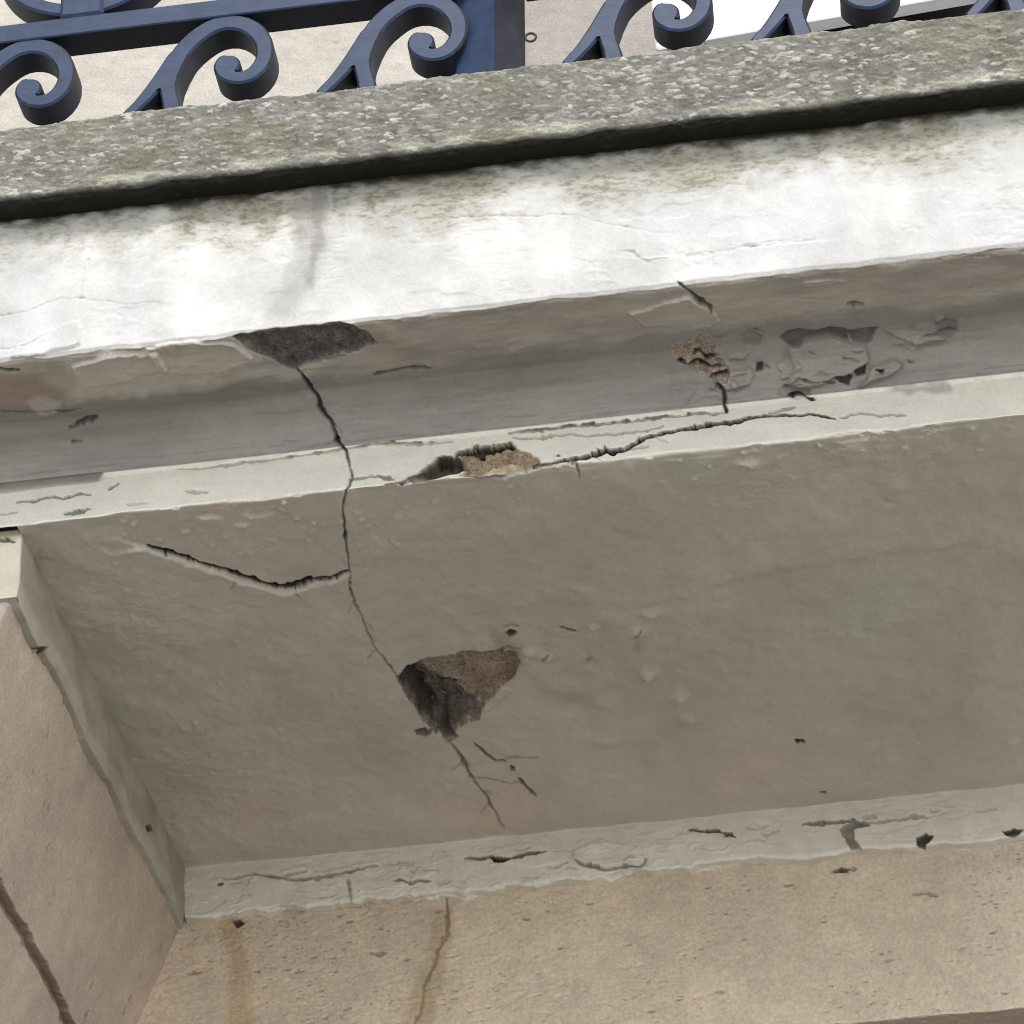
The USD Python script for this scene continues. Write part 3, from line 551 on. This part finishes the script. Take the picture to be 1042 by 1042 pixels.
# side fillet: hangs down along the left of the panel and turns the front corner
def wrapped(xc, yc, y_end, x_end, z0, z1, lean, r, step_u, step_t, fine_front=0.12):
    """Grid on a surface that runs along a front face (facing -y) and turns a corner into a flank (facing +x); z from z0 down to z1, flank leaning back by lean per metre."""
    path = []
    for x in np.r_[np.arange(x_end, xc - fine_front, 0.02), np.arange(max(x_end, xc - fine_front), xc - r, step_u)]: path.append((x, yc, 0, -1))
    for k in np.linspace(0, math.pi / 2, 7): path.append((xc - r + r * math.sin(k), yc + r - r * math.cos(k), math.sin(k), -math.cos(k)))
    for y in np.arange(yc + r + step_u, y_end, step_u): path.append((xc, y, 1, 0))
    path = np.array(path); z = np.arange(z0, z1, -step_t) if z1 < z0 else z0
    P = np.zeros((len(z), len(path), 3)); N = np.zeros_like(P)
    wt = np.clip((path[:, 0] - x_end) / (xc - x_end), 0, 1)
    P[..., 0] = path[None, :, 0] - lean * (z0 - z)[:, None] * wt[None]; P[..., 1] = path[None, :, 1]; P[..., 2] = z[:, None]
    N[..., 0] = path[None, :, 2]; N[..., 1] = path[None, :, 3]; N[..., 2] = -lean * path[None, :, 2]
    N /= np.linalg.norm(N, axis=-1, keepdims=True)
    return P, N, z, path
ZLOW = 1.7262
P, N, zf, pth = wrapped(XL, 2.768, 3.668, -1.30, 1.808, ZLOW - 0.012, 0.0, 0.004, 0.0022, 0.0013)
sf = Sheet(P, N, (0.50, 0.47, 0.40))
ulen = np.r_[0, np.cumsum(np.hypot(*np.diff(pth[:, :2], axis=0).T))]
A_, B_ = np.meshgrid(zf, ulen, indexing='ij')
sf.C *= (0.82 + 0.36 * fbm(B_ / 0.05, A_ / 0.03, 4, 2))[..., None]
front = np.broadcast_to(pth[None, :, 3] < -0.7, sf.d.shape)
sf.C[front] = np.minimum(sf.C[front] / sf.C[front].mean() * np.array([0.74, 0.74, 0.72]), 0.84)
sf.d += 0.004 * (fbm(B_ / 0.14, A_ / 0.06, 4, 3) - 0.5) + 0.0012 * (fbm(B_ / 0.03, A_ / 0.02, 3, 1) - 0.5)
st = smooth(fbm(B_ / 0.07, A_ / 0.05, 4, 5), 0.48, 0.62)[..., None] * 0.3
sf.C = np.where(front[..., None], sf.C, sf.C * (1 - st) + np.array([0.27, 0.24, 0.195]) * st)
rag = (fbm(ulen / 0.10, ulen * 0 + 2, 4, 3) - 0.5) * 0.02
low = smooth(-A_, -(ZLOW + 0.03), -(ZLOW))
sf.V[..., 2] += rag[None] * low
sf.d -= 0.004 * smooth(-A_, -(ZLOW + 0.012), -(ZLOW - 0.01))
sf.crack([(-5, 549), (8, 549), (15, 551)], 2, 1.6, 0.008, 0.7)
sf.pit([(36, 660), (42, 656), (50, 660), (46, 668), (38, 667)], 0.014, 2, 0.3, (0.10, 0.09, 0.07))
sf.pit([(148, 842), (154, 841), (156, 846), (150, 848)], 0.010, 2, 0.3, (0.14, 0.12, 0.1))
for sl in ((0, slice(None)), (-1, slice(None)), (slice(None), 0)): sf.d[sl] = -0.03
sf.parts(np.zeros((P.shape[0] - 1, P.shape[1] - 1), int), {0: ('side_fillet', balcony, PAINT, 'dull olive-cream strip along the left of the soffit')})

ZS, ZU = 2.2120, 2.0990                        # top and underside of the slab
# slab: weathered stone edge full of pebbles, underside of its overhang blackened by damp and painted shade
YS = 2.546                                   # slab's face
ks = [(YS + 0.11, ZS + 0.0005), (YS + 0.017, ZS + 0.002), (YS + 0.006, ZS), (YS + 0.0005, ZS - 0.0055), (YS, ZU + 0.0075), (YS + 0.002, ZU + 0.0022), (YS + 0.0075, ZU), (YS + 0.044, ZU - 0.0005), (YS + 0.076, ZU + 0.0015)]
sprof, S2 = profile(ks, [0.004, 0.0014, 0.0012, 0.0012, 0.001, 0.001, 0.0018, 0.002])
P, N = extruded(sprof, columns(X0, X1, FINE0, FINE1, 0.0013), (-1, 0.0))
cen = np.array([0.0, YS + 0.09, (ZS + ZU) / 2]); dv = P - cen; dv[..., 0] = 0
if (N * dv).sum(-1).mean() < 0: N = -N
slab = Sheet(P, N, (0.18, 0.177, 0.16))
k2 = [S2[np.argmin(np.abs(sprof - k).sum(1))] for k in np.array(ks)]
XB, SB = np.broadcast_to(P[0, :, 0][None], slab.d.shape), np.broadcast_to(S2[:, None], slab.d.shape)
pr = np.random.default_rng(3)
npeb = 11000
peb = np.stack([pr.uniform(-0.95, 0.52, npeb), pr.uniform(0.0, S2[-1], npeb)], 1)
size = pr.gamma(3.0, 0.0011, npeb) + 0.0016
wx = XB + 0.004 * (fbm(XB / 0.008, SB / 0.008, 2, 2) - 0.5); ws = SB + 0.004 * (fbm(XB / 0.008, SB / 0.008, 2, 6) - 0.5)
sc = np.array([1.0, 2.3])
tree = cKDTree(peb * sc)
dd, ii = tree.query(np.stack([wx.ravel(), ws.ravel()], 1) * sc, k=3)
best = (dd / size[ii]).min(1); who = ii[np.arange(len(ii)), (dd / size[ii]).argmin(1)]
best = best.reshape(slab.d.shape); who = who.reshape(slab.d.shape)
inpeb = 1 - smooth(best, 0.75, 1.05)
tone = pr.choice([0.0, 0.25, 0.6, 1.0], npeb, p=[0.40, 0.30, 0.22, 0.08])[who]
slab.d += 0.0010 * np.sqrt(np.clip(1 - best ** 2, 0, 1)) * inpeb * (0.4 + tone) + 0.005 * (fbm(XB / 0.05, SB / 0.04, 4, 1) - 0.5) + 0.003 * (fbm(XB / 0.01, SB / 0.006, 3, 4) - 0.5)
base = (0.62 + 0.76 * fbm(XB / 0.03, SB / 0.02, 5, 2))[..., None]
slab.C = slab.C * base
a = (inpeb * tone)[..., None] * 0.85
slab.C = slab.C * (1 - a) + np.array([0.52, 0.505, 0.47]) * a
g = smooth(fbm(XB / 0.10, SB / 0.08, 4, 5), 0.5, 0.66)[..., None] * 0.45
slab.C = slab.C * (1 - g) + np.array([0.15, 0.15, 0.10]) * g * (0.6 + base * 0.6)
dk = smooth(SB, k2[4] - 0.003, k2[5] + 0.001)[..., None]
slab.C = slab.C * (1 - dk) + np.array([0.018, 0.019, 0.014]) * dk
lip = np.exp(-((SB - k2[4] + 0.008) / 0.006) ** 2)[..., None] * smooth(fbm(XB / 0.03, SB / 0.02, 3, 3), 0.42, 0.6)[..., None] * 0.6
slab.C = slab.C * (1 - lip) + np.array([0.42, 0.41, 0.33]) * lip
wob = (fbm(P[0, :, 0] / 0.04, P[0, :, 0] * 0, 4, 4) - 0.5) * 0.009
slab.V[..., 2] += wob[None] * np.exp(-np.abs(SB - k2[5]) / 0.012)
slab.V[..., 2] += ((fbm(P[0, :, 0] / 0.03, P[0, :, 0] * 0 + 4, 4, 6) - 0.5) * 0.008)[None] * np.exp(-np.abs(SB - k2[2]) / 0.012)
slab.crack([(298, 96), (304, 120), (300, 150), (306, 172)], 1.0, 1.0, 0.0015, 0.2)
for sl in ((slice(None), 0), (slice(None), -1)): slab.d[sl] = -0.03
slab.parts(np.zeros((P.shape[0] - 1, P.shape[1] - 1), int), {0: ('slab_edge', balcony, GRANITE, 'grey pebbly stone edge with black damp underside')})
solid('floor_slab', balcony, trimesh.util.concatenate([box(X0 + 0.01, X1 - 0.01, YS + 0.077, 3.72, 1.950, ZS - 0.004), box(X0 + 0.01, X1 - 0.01, 2.80, 3.72, 1.842, 1.949)]), CORE)

# ------------------------------------------------------------------ lintel wall below and behind the soffit
YW, ZO = 3.680, 1.4864
kw = [(3.70, 1.80), (YW, 1.80), (YW, ZO + 0.004), (YW + 0.0015, ZO + 0.001), (YW + 0.005, ZO), (4.02, ZO + 0.004)]
wprof, S3 = profile(kw, [0.01, 0.0014, 0.0012, 0.0012, 0.004])
wxs = columns(-1.6, 1.3, -1.0, 0.60, 0.0015)
P, N = extruded(wprof, wxs, (-0.9, -0.5))
wall = Sheet(P, N, (0.79, 0.675, 0.545))
XB, SB = np.broadcast_to(wxs[None], wall.d.shape), np.broadcast_to(S3[:, None], wall.d.shape)
n = fbm(XB / 0.12, SB / 0.10, 5, 3)[..., None]
wall.C *= 0.86 + 0.28 * n
t = smooth(fbm(XB / 0.16, SB / 0.2, 3, 1) + (XB - 0.15) * 0.5, 0.42, 0.72)[..., None] * 0.7
wall.C = wall.C * (1 - t) + np.array([0.74, 0.67, 0.555]) * (0.86 + 0.28 * n) * t
rg = 0.7 + 1.1 * smooth(0.1 - XB, -0.1, 0.4)
wall.d += 0.005 * (fbm(XB / 0.06, SB / 0.05, 4, 2) - 0.5) + rg * (0.0018 * (fbm(XB / 0.014, SB / 0.006, 4, 5) - 0.5) - 0.0010 * smooth(fbm(XB / 0.012, SB / 0.004, 3, 7), 0.6, 0.72))
pr = np.random.default_rng(11)
def pits(sh, XA, SA, npit, xr, sr, big=1.0, tone=(0.2, 0.16, 0.13), squash=2.6):
    c = np.stack([pr.uniform(*xr, npit), pr.uniform(*sr, npit)], 1); r = (pr.gamma(1.1, 0.0010, npit) + 0.0008) * big
    keep = fbm(c[:, 0] / 0.12, c[:, 1] / 0.12, 3, 4) > pr.uniform(0.34, 0.66, npit); c, r = c[keep], r[keep]
    sc = np.array([1.0, squash])
    jx = XA + 0.006 * (fbm(XA / 0.010, SA / 0.006, 3, 1) - 0.5); js = SA + 0.004 * (fbm(XA / 0.010, SA / 0.006, 3, 3) - 0.5)
    dd, ii = cKDTree(c * sc).query(np.stack([jx.ravel(), js.ravel()], 1) * sc)
    q = (dd / r[ii]).reshape(sh.d.shape); rr = r[ii].reshape(sh.d.shape)
    k = 1 - smooth(q, 0.55, 1.15)
    sh.d -= k * np.minimum(rr * 1.2, 0.005)
    a = (k * (0.2 + 0.5 * vnoise(XA / 0.01, SA / 0.01, 3)))[..., None]; sh.C = sh.C * (1 - a) + np.array(tone) * a
pits(wall, XB, SB, 7000, (-1.0, 0.6), (0.02, S3[-1] - 0.3))
wall.crack([(455, 912), (456, 935), (455, 950), (447, 965), (438, 985), (430, 1005), (428, 1030), (416, 1048), (410, 1075)], 2.8, 2.0, 0.007, 0.6, (0.2, 0.15, 0.1))
wall.stain([(440, 925), (462, 920), (458, 960), (450, 990), (444, 1020), (440, 1060), (408, 1060), (418, 1010), (432, 975)], (0.56, 0.45, 0.28), 6, 0.65)
wall.stain([(222, 935), (244, 935), (252, 985), (258, 1060), (222, 1060), (236, 1000)], (0.62, 0.47, 0.29), 6, 0.7)
wall.pit([(236, 938), (244, 936), (250, 940), (242, 944)], 0.008, 2, 0.3, (0.12, 0.1, 0.08)); wall.pit([(848, 886), (856, 882), (866, 885), (858, 888)], 0.006, 2, 0.3, (0.2, 0.17, 0.14))
for q in ([(846, 888), (860, 884), (872, 885)], [(798, 900), (808, 901)], [(930, 912), (945, 909), (953, 913)], [(376, 970), (392, 970)], [(190, 990), (206, 988)], [(350, 1028), (358, 1025)]): wall.crack(q, 2.2, 1.8, 0.005, 0.45, (0.2, 0.16, 0.13))
wall.V[..., 2] += ((fbm(wxs / 0.06, wxs * 0, 4, 5) - 0.5) * 0.007)[None] * np.exp(-np.abs(SB - S3[np.argmin(np.abs(wprof - np.array(kw[3])).sum(1))]) / 0.01)
for sl in ((0, slice(None)), (slice(None), 0), (slice(None), -1)): wall.d[sl] = -0.04
lintel = thing('limestone_course', 'pitted pinkish limestone course below the soffit with a stained vertical crack', 'stonework', (0, 4.0, EYE + ZO))
cl = np.array([(455, 800), (456, 935), (455, 950), (447, 965), (438, 985), (430, 1005), (428, 1030), (416, 1048), (400, 1120), (380, 1300)])
side = (wall.Uj > np.interp(wall.W, cl[:, 1], cl[:, 0]))[:-1, :-1].astype(int)
wall.parts(side, {0: ('stone_block', lintel, LIME, 'pinkish lintel stone left of the crack'), 1: ('stone_block', lintel, LIME, 'paler lintel stone right of the crack')})
solid('wall_core', lintel, box(-1.6, 1.3, 3.735, 4.0, ZO + 0.045, 1.83), CORE)

# ------------------------------------------------------------------ stone corbel at the left, its flank splayed
XC, LEAN = XL - 0.004, 0.42
P, N, zc_, pth = wrapped(XC, 2.778, 3.70, -1.28, ZLOW + 0.02, 1.22, LEAN, 0.010, 0.0024, 0.0019, 0.20)
P[..., 0] += LEAN * 0.008 * (P[..., 0] > -1.27)
corb = Sheet(P, N, (0.56, 0.465, 0.385))
ulen = np.r_[0, np.cumsum(np.hypot(*np.diff(pth[:, :2], axis=0).T))]
A_, B_ = np.meshgrid(zc_, ulen, indexing='ij')
corb.C *= (0.86 + 0.28 * fbm(B_ / 0.12, A_ / 0.1, 5, 3))[..., None]
corb.d += 0.004 * (fbm(B_ / 0.08, A_ / 0.06, 4, 4) - 0.5) + 0.0012 * (fbm(B_ / 0.016, A_ / 0.009, 4, 6) - 0.5)
pits(corb, B_, -A_, 1100, (0, ulen[-1]), (-zc_[0], -zc_[-1]), 0.9, squash=0.8)
J = np.array([(-30, 846), (0, 905), (12, 930), (24, 948), (40, 978), (56, 1010), (72, 1046), (90, 1084)])
corb.crack(J, 8.5, 9.5, 0.012, 0.4, (0.26, 0.195, 0.15), 0.01, 0.25)
corb.step([(14, 938), (22, 942), (26, 946)], 0.004, 6, -1)
pt = smooth(A_, ZLOW - 0.045 + 0.02 * (fbm(B_ / 0.03, A_ / 0.02, 4, 2) - 0.5), ZLOW - 0.03) * (pth[None, :, 3] < -0.6)
corb.C = corb.C * (1 - pt[..., None] * 0.8) + np.array([0.72, 0.71, 0.67]) * pt[..., None] * 0.8
for sl in ((0, slice(None)), (-1, slice(None)), (slice(None), 0), (slice(None), -1)): corb.d[sl] = -0.03
corbel = thing('stone_corbel', 'brownish stone corbel with a sunken joint at the left under the balcony', 'corbel', (XC, 3.68, EYE + 1.2))
jl = np.interp(corb.U, J[:, 0], J[:, 1]); lower = ((corb.W > jl) & (corb.U < 200))[:-1, :-1].astype(int)
corb.parts(lower, {0: ('stone_block', corbel, LIME, None), 1: ('stone_block', corbel, LIME, 'paler corbel stone below the sunken joint')})
q = [(-1.27, 2.81), (XC - 0.035, 2.81), (XC - 0.035, 3.72), (-1.27, 3.72)]
top, bot = [(x, y, ZLOW + 0.01) for x, y in q], [(x - (LEAN * 0.49 if x > -1 else 0), y, 1.235) for x, y in q]
solid('corbel_core', corbel, trimesh.convex.convex_hull(np.array(top + bot)), CORE)

# ------------------------------------------------------------------ facade above the balcony
YU = 3.75
xa = at(528, 30, 1, YU)[0]; xb = at(664, 25, 1, YU + 0.06)[0]
def flat_wall(x0, x1, y, z0, z1, step, col, npit, seed):
    xs_ = np.arange(x0, x1 + step / 2, step); pf, s_ = profile([(y, z1), (y, z0)], [step])
    P, N = extruded(pf, xs_, (-1, 0)); sh = Sheet(P, N, col)
    XA, SA = np.broadcast_to(xs_[None], sh.d.shape), np.broadcast_to(s_[:, None], sh.d.shape)
    sh.C *= (0.9 + 0.2 * fbm(XA / 0.2, SA / 0.2, 5, seed))[..., None]
    sh.d += 0.004 * (fbm(XA / 0.08, SA / 0.06, 4, seed) - 0.5) + 0.002 * (fbm(XA / 0.02, SA / 0.012, 4, seed + 1) - 0.5)
    pits(sh, XA, SA, npit, (x0, x1), (0, s_[-1]), 1.6, (0.36, 0.3, 0.25))
    for sl in ((0, slice(None)), (-1, slice(None)), (slice(None), 0), (slice(None), -1)): sh.d[sl] = -0.05
    return sh
facade = thing('house_facade', 'pale limestone house front behind the blue railing', 'facade', (-0.8, YU, EYE + 2.2))
sh = flat_wall(-2.2, xa, YU, 2.16, 3.75, 0.004, (0.49, 0.46, 0.42), 420, 2)
sh.parts(np.zeros(tuple(np.array(sh.d.shape) - 1), int), {0: ('wall_face', facade, LIME, None)})
sh = flat_wall(xa - 0.03, xb + 0.03, YU + 0.06, 2.16, 3.75, 0.004, (0.36, 0.33, 0.31), 200, 4)
sh.parts(np.zeros(tuple(np.array(sh.d.shape) - 1), int), {0: ('window_jamb', facade, LIME, 'greyer pink stone strip beside the white window')})
solid('wall_core', facade, box(-2.2, xb - 0.002, YU + 0.12, YU + 0.4, 2.16, 3.75), CORE)
solid('wall_top', facade, box(xb + 0.8, 2.2, YU + 0.02, YU + 0.4, 2.16, 3.75), CORE)
STONE = plain('plain_limestone', (0.46, 0.43, 0.38), (0.58, 0.54, 0.48), 6, 0.9, 0.4, 0.003)
for x0, x1 in ((-9, -2.2), (2.2, 9)): solid('outer_wall', facade, box(x0, x1, YU + 0.003, YU + 0.5, 2.16, 9), STONE)
solid('upper_storey', facade, box(-2.2, 2.2, YU + 0.003, YU + 0.5, 3.752, 9), STONE)
for x0, x1 in ((-9, -1.602), (1.302, 9)): solid('lower_storey', facade, box(x0, x1, YW + 0.004, YW + 0.6, G, 2.158), STONE)
solid('shopfront_glazing', facade, box(-1.6, 1.3, 4.05, 4.1, G, ZO + 0.04), DARK)
# white window leaf, standing a little open, dark below its bottom rail
win = thing('window_leaf', 'white painted window leaf standing ajar at the upper right', 'window', (xb, YU + 0.07, EYE + 2.2))
hb = at(925, 17.5, 1, YU + 0.05); zb = hb[2]
def leaf_box(x0, x1, y0, y1, z0, z1, ang=0.0, bevel=0.004):
    m = box(x0, x1, y0, y1, z0, z1, bevel)
    m.apply_transform(trimesh.transformations.rotation_matrix(ang, [0, 0, 1], [xb, YU + 0.075, 0])); return m
AJ = -math.radians(5)
solid('stile', win, leaf_box(xb + 0.003, xb + 0.085, YU + 0.055, YU + 0.095, zb, 3.74, AJ), WHITE)
solid('leaf_panel', win, leaf_box(xb + 0.086, xb + 0.60, YU + 0.062, YU + 0.088, zb + 0.003, 3.735, AJ, 0.002), WHITE)
solid('bottom_rail', win, leaf_box(xb + 0.087, xb + 0.60, YU + 0.055, YU + 0.0615, zb + 0.001, zb + 0.10, AJ, 0.002), WHITE)
solid('window_frame', win, box(xb + 0.003, xb + 0.03, YU + 0.10, YU + 0.15, 2.18, 3.74, 0.003), WHITE)
solid('glazing', win, box(xb + 0.031, xb + 0.80, YU + 0.13, YU + 0.14, 2.18, 3.74), DARK)
solid('sill_rail', win, box(xb + 0.031, xb + 0.80, YU + 0.10, YU + 0.129, 2.18, zb - 0.16, 0.003), WHITE)

# ------------------------------------------------------------------ wrought iron railing
YR, DR = YS + 0.028, 0.036                                   # front plane and depth of the ironwork
def xz(px, py):
    p = at(px, py, 1, YR); return np.array([p[0], p[2]])
def iron(shape2d, y0=YR, depth=DR, bevel=0.0025):
    """Extrudes a shape in (x, z) backwards along y with softened front edges."""
    out = []
    for g in getattr(shape2d, 'geoms', [shape2d]):
        if g.area < 1e-6: continue
        m = trimesh.creation.extrude_polygon(g.buffer(0), depth - bevel, engine='earcut')
        v = np.array(m.vertices); out.append(trimesh.Trimesh(np.stack([v[:, 0], y0 + bevel + v[:, 2], v[:, 1]], 1), m.faces[:, ::-1], process=False))
        inner = g.buffer(-bevel)
        # bevelled front: ring between the outline and its inset
        for gi in getattr(inner, 'geoms', [inner]):
            if gi.is_empty: continue
            mf = trimesh.creation.extrude_polygon(gi, 0.001, engine='earcut'); v = np.array(mf.vertices)
            out.append(trimesh.Trimesh(np.stack([v[:, 0], y0 + v[:, 2], v[:, 1]], 1), mf.faces[:, ::-1], process=False))
            for ring_o, ring_i in [(g.exterior, gi.exterior)] + list(zip(g.interiors, gi.interiors)):
                L = ring_o.length; n = max(40, int(L / 0.004)); V, F = [], []
                po = [ring_o.interpolate(k / n, True) for k in range(n)]
                for q in po:
                    r_ = ring_i.interpolate(ring_i.project(q))
                    V += [(q.x, y0 + bevel, q.y), (r_.x, y0, r_.y)]
                for k in range(n):
                    a, b = 2 * k, 2 * ((k + 1) % n); F += [(a, b, b + 1), (a, b + 1, a + 1)]
                out.append(trimesh.Trimesh(np.array(V), np.array(F), process=False))
    return trimesh.util.concatenate(out)
SHADE_BLUE = plain('shaded_blue_paint', (0.008, 0.010, 0.020), (0.016, 0.019, 0.034), 60, 0.6, 0.15, 0.0006)  # near-black copy of the blue, shade painted on faces turned from the light
def lit_and_shaded(name, mesh, smooth_, child='underside', test=None):
    """Blue front and top faces; undersides and returns carry painted shade, nearly black, as a piece of their own."""
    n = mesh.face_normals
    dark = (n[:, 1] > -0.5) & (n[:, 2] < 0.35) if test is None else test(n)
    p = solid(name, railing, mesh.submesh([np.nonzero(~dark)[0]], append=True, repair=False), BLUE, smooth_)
    solid(child, p, mesh.submesh([np.nonzero(dark)[0]], append=True, repair=False), SHADE_BLUE, smooth_)
def stroke(pts, widths, n=90):
    """Band of changing width along a smooth curve through the points."""
    from scipy.interpolate import CubicSpline
    pts = np.array(pts, float); t = np.r_[0, np.cumsum(np.linalg.norm(np.diff(pts, axis=0), axis=1))]
    cs = CubicSpline(t, pts); tt = np.linspace(0, t[-1], n); c = cs(tt); w = np.interp(tt, t, widths)
    return unary_union([Point(c[0]).buffer(w[0])] + [unary_union([Point(c[k]).buffer(w[k]), Point(c[k + 1]).buffer(w[k + 1])]).convex_hull for k in range(n - 1)])
ZT = ZS
railing = thing('iron_railing', 'blue painted wrought iron balcony railing of scrolls standing on the stone edge', 'railing', (xz(490, 75)[0], YR + 0.02, EYE + ZT))
Z3 = 2.977
def zp(a, b): return xz(a / Z3, b / Z3)
stem = [zp(520, 345), zp(515, 300), zp(508, 255), zp(522, 205), zp(552, 150), zp(604, 100), zp(660, 70), zp(722, 66), zp(775, 92), zp(802, 145), zp(788, 195), zp(745, 228), zp(696, 228), zp(668, 205), zp(676, 178)]
ww = [0.0115, 0.010, 0.0105, 0.0115, 0.0115, 0.0115, 0.011, 0.011, 0.011, 0.0105, 0.010, 0.0095, 0.009, 0.0085, 0.0075]
prong = [zp(385, 345), zp(420, 312), zp(462, 265), zp(500, 215), zp(530, 170)]
scroll2d = unary_union([stroke(stem, ww), stroke(prong, [0.007, 0.0075, 0.009, 0.010, 0.010], 30), Point(zp(688, 195)).buffer(0.0155)]).simplify(0.0004)
scroll2d = scroll2d.intersection(shapely.box(-5, ZT - 0.006, 5, 5))
scroll = iron(scroll2d)
base_px = 131.0
first = None
for px, py in ((-72, 135), (131, 111), (329, 86.5), (579, 57.5), (771, 35.5), (989, 7), (1190, -16)):
    dx = xz(px, py)[0] - xz(131, 111)[0]
    m = scroll.copy(); m.apply_translation([dx, 0, 0])
    lit_and_shaded('scroll', m, 35)
# lower rail of each panel and its post
zr0, zr1 = xz(0, 44.5)[1], xz(0, 27)[1]
xp = xz(482, 40)[0]
lit_and_shaded('bottom_rail', box(-1.3, xp - 0.004, YR - 0.002, YR + DR + 0.002, zr0, zr1, 0.0015), False)
lit_and_shaded('bottom_rail', box(xp + 0.062, 0.84, YR - 0.002, YR + DR + 0.002, zr0, zr1, 0.0015), False)
# the post leans a little and stands cornerwise
def post_mesh():
    a, b = at(495, 70, 1, YR + 0.01), at(506, 0, 1, YR + 0.01)
    d = (b - a) / (b[2] - a[2]); sec = []
    ang = math.radians(28); hw = 0.0265
    cx = [(-1, -1), (1, -1), (1, 1), (-1, 1)]
    for z in (ZT - 0.01, ZT + 1.0):
        for u, v in cx:
            x, y = hw * u * 1.0, hw * v * 1.2
            sec.append((a[0] + 0.008 + d[0] * min(z - a[2], 0.25) + x * math.cos(ang) + y * math.sin(ang), YR + 0.032 - x * math.sin(ang) + y * math.cos(ang) , z))
    return trimesh.convex.convex_hull(np.array(sec))
lit_and_shaded('post', post_mesh(), False, 'right_face', lambda n: n[:, 0] > 0.4)
# ring with a tie block above the rail, and the rails above the picture
cc = xz(84, 0); rr_ = 0.115
zc0 = zr1 + rr_ + 0.004
ang = np.linspace(0, 2 * math.pi, 73)
ringp = Point(cc[0], zc0).buffer(rr_, 24).difference(Point(cc[0], zc0).buffer(rr_ - 0.019, 24))
lit_and_shaded('ring', iron(ringp), 35)
solid('tie_block', railing, box(cc[0] - 0.026, cc[0] + 0.026, YR - 0.005, YR + DR - 0.004, zr1 - 0.002, zr1 + 0.034, 0.004), BLUE)
lit_and_shaded('middle_rail', box(-1.3, 0.84, YR - 0.001, YR + DR, zc0 + rr_ + 0.002, zc0 + rr_ + 0.02, 0.0015), False)
solid('handrail', railing, box(-1.32, 0.86, YR - 0.012, YR + DR + 0.01, ZT + 1.0, ZT + 1.035, 0.008), BLUE)
for k in range(13):
    x = -1.22 + 0.165 * k
    if abs(x - xp) < 0.07: continue
    solid('baluster', railing, box(x - 0.008, x + 0.008, YR + 0.01, YR + 0.026, zc0 + rr_ + 0.021, ZT + 0.999, 0.002), BLUE)
# small iron ring hooked on the post
h = at(540, 38, 1, YR + 0.03)
tor = trimesh.creation.torus(0.0062, 0.0015, 24, 8); tor.apply_transform(trimesh.transformations.rotation_matrix(math.pi / 2, [1, 0, 0])); tor.apply_translation(h)
solid('hook_ring', railing, tor, IRON, True, 'small dark iron ring on the side of the post')
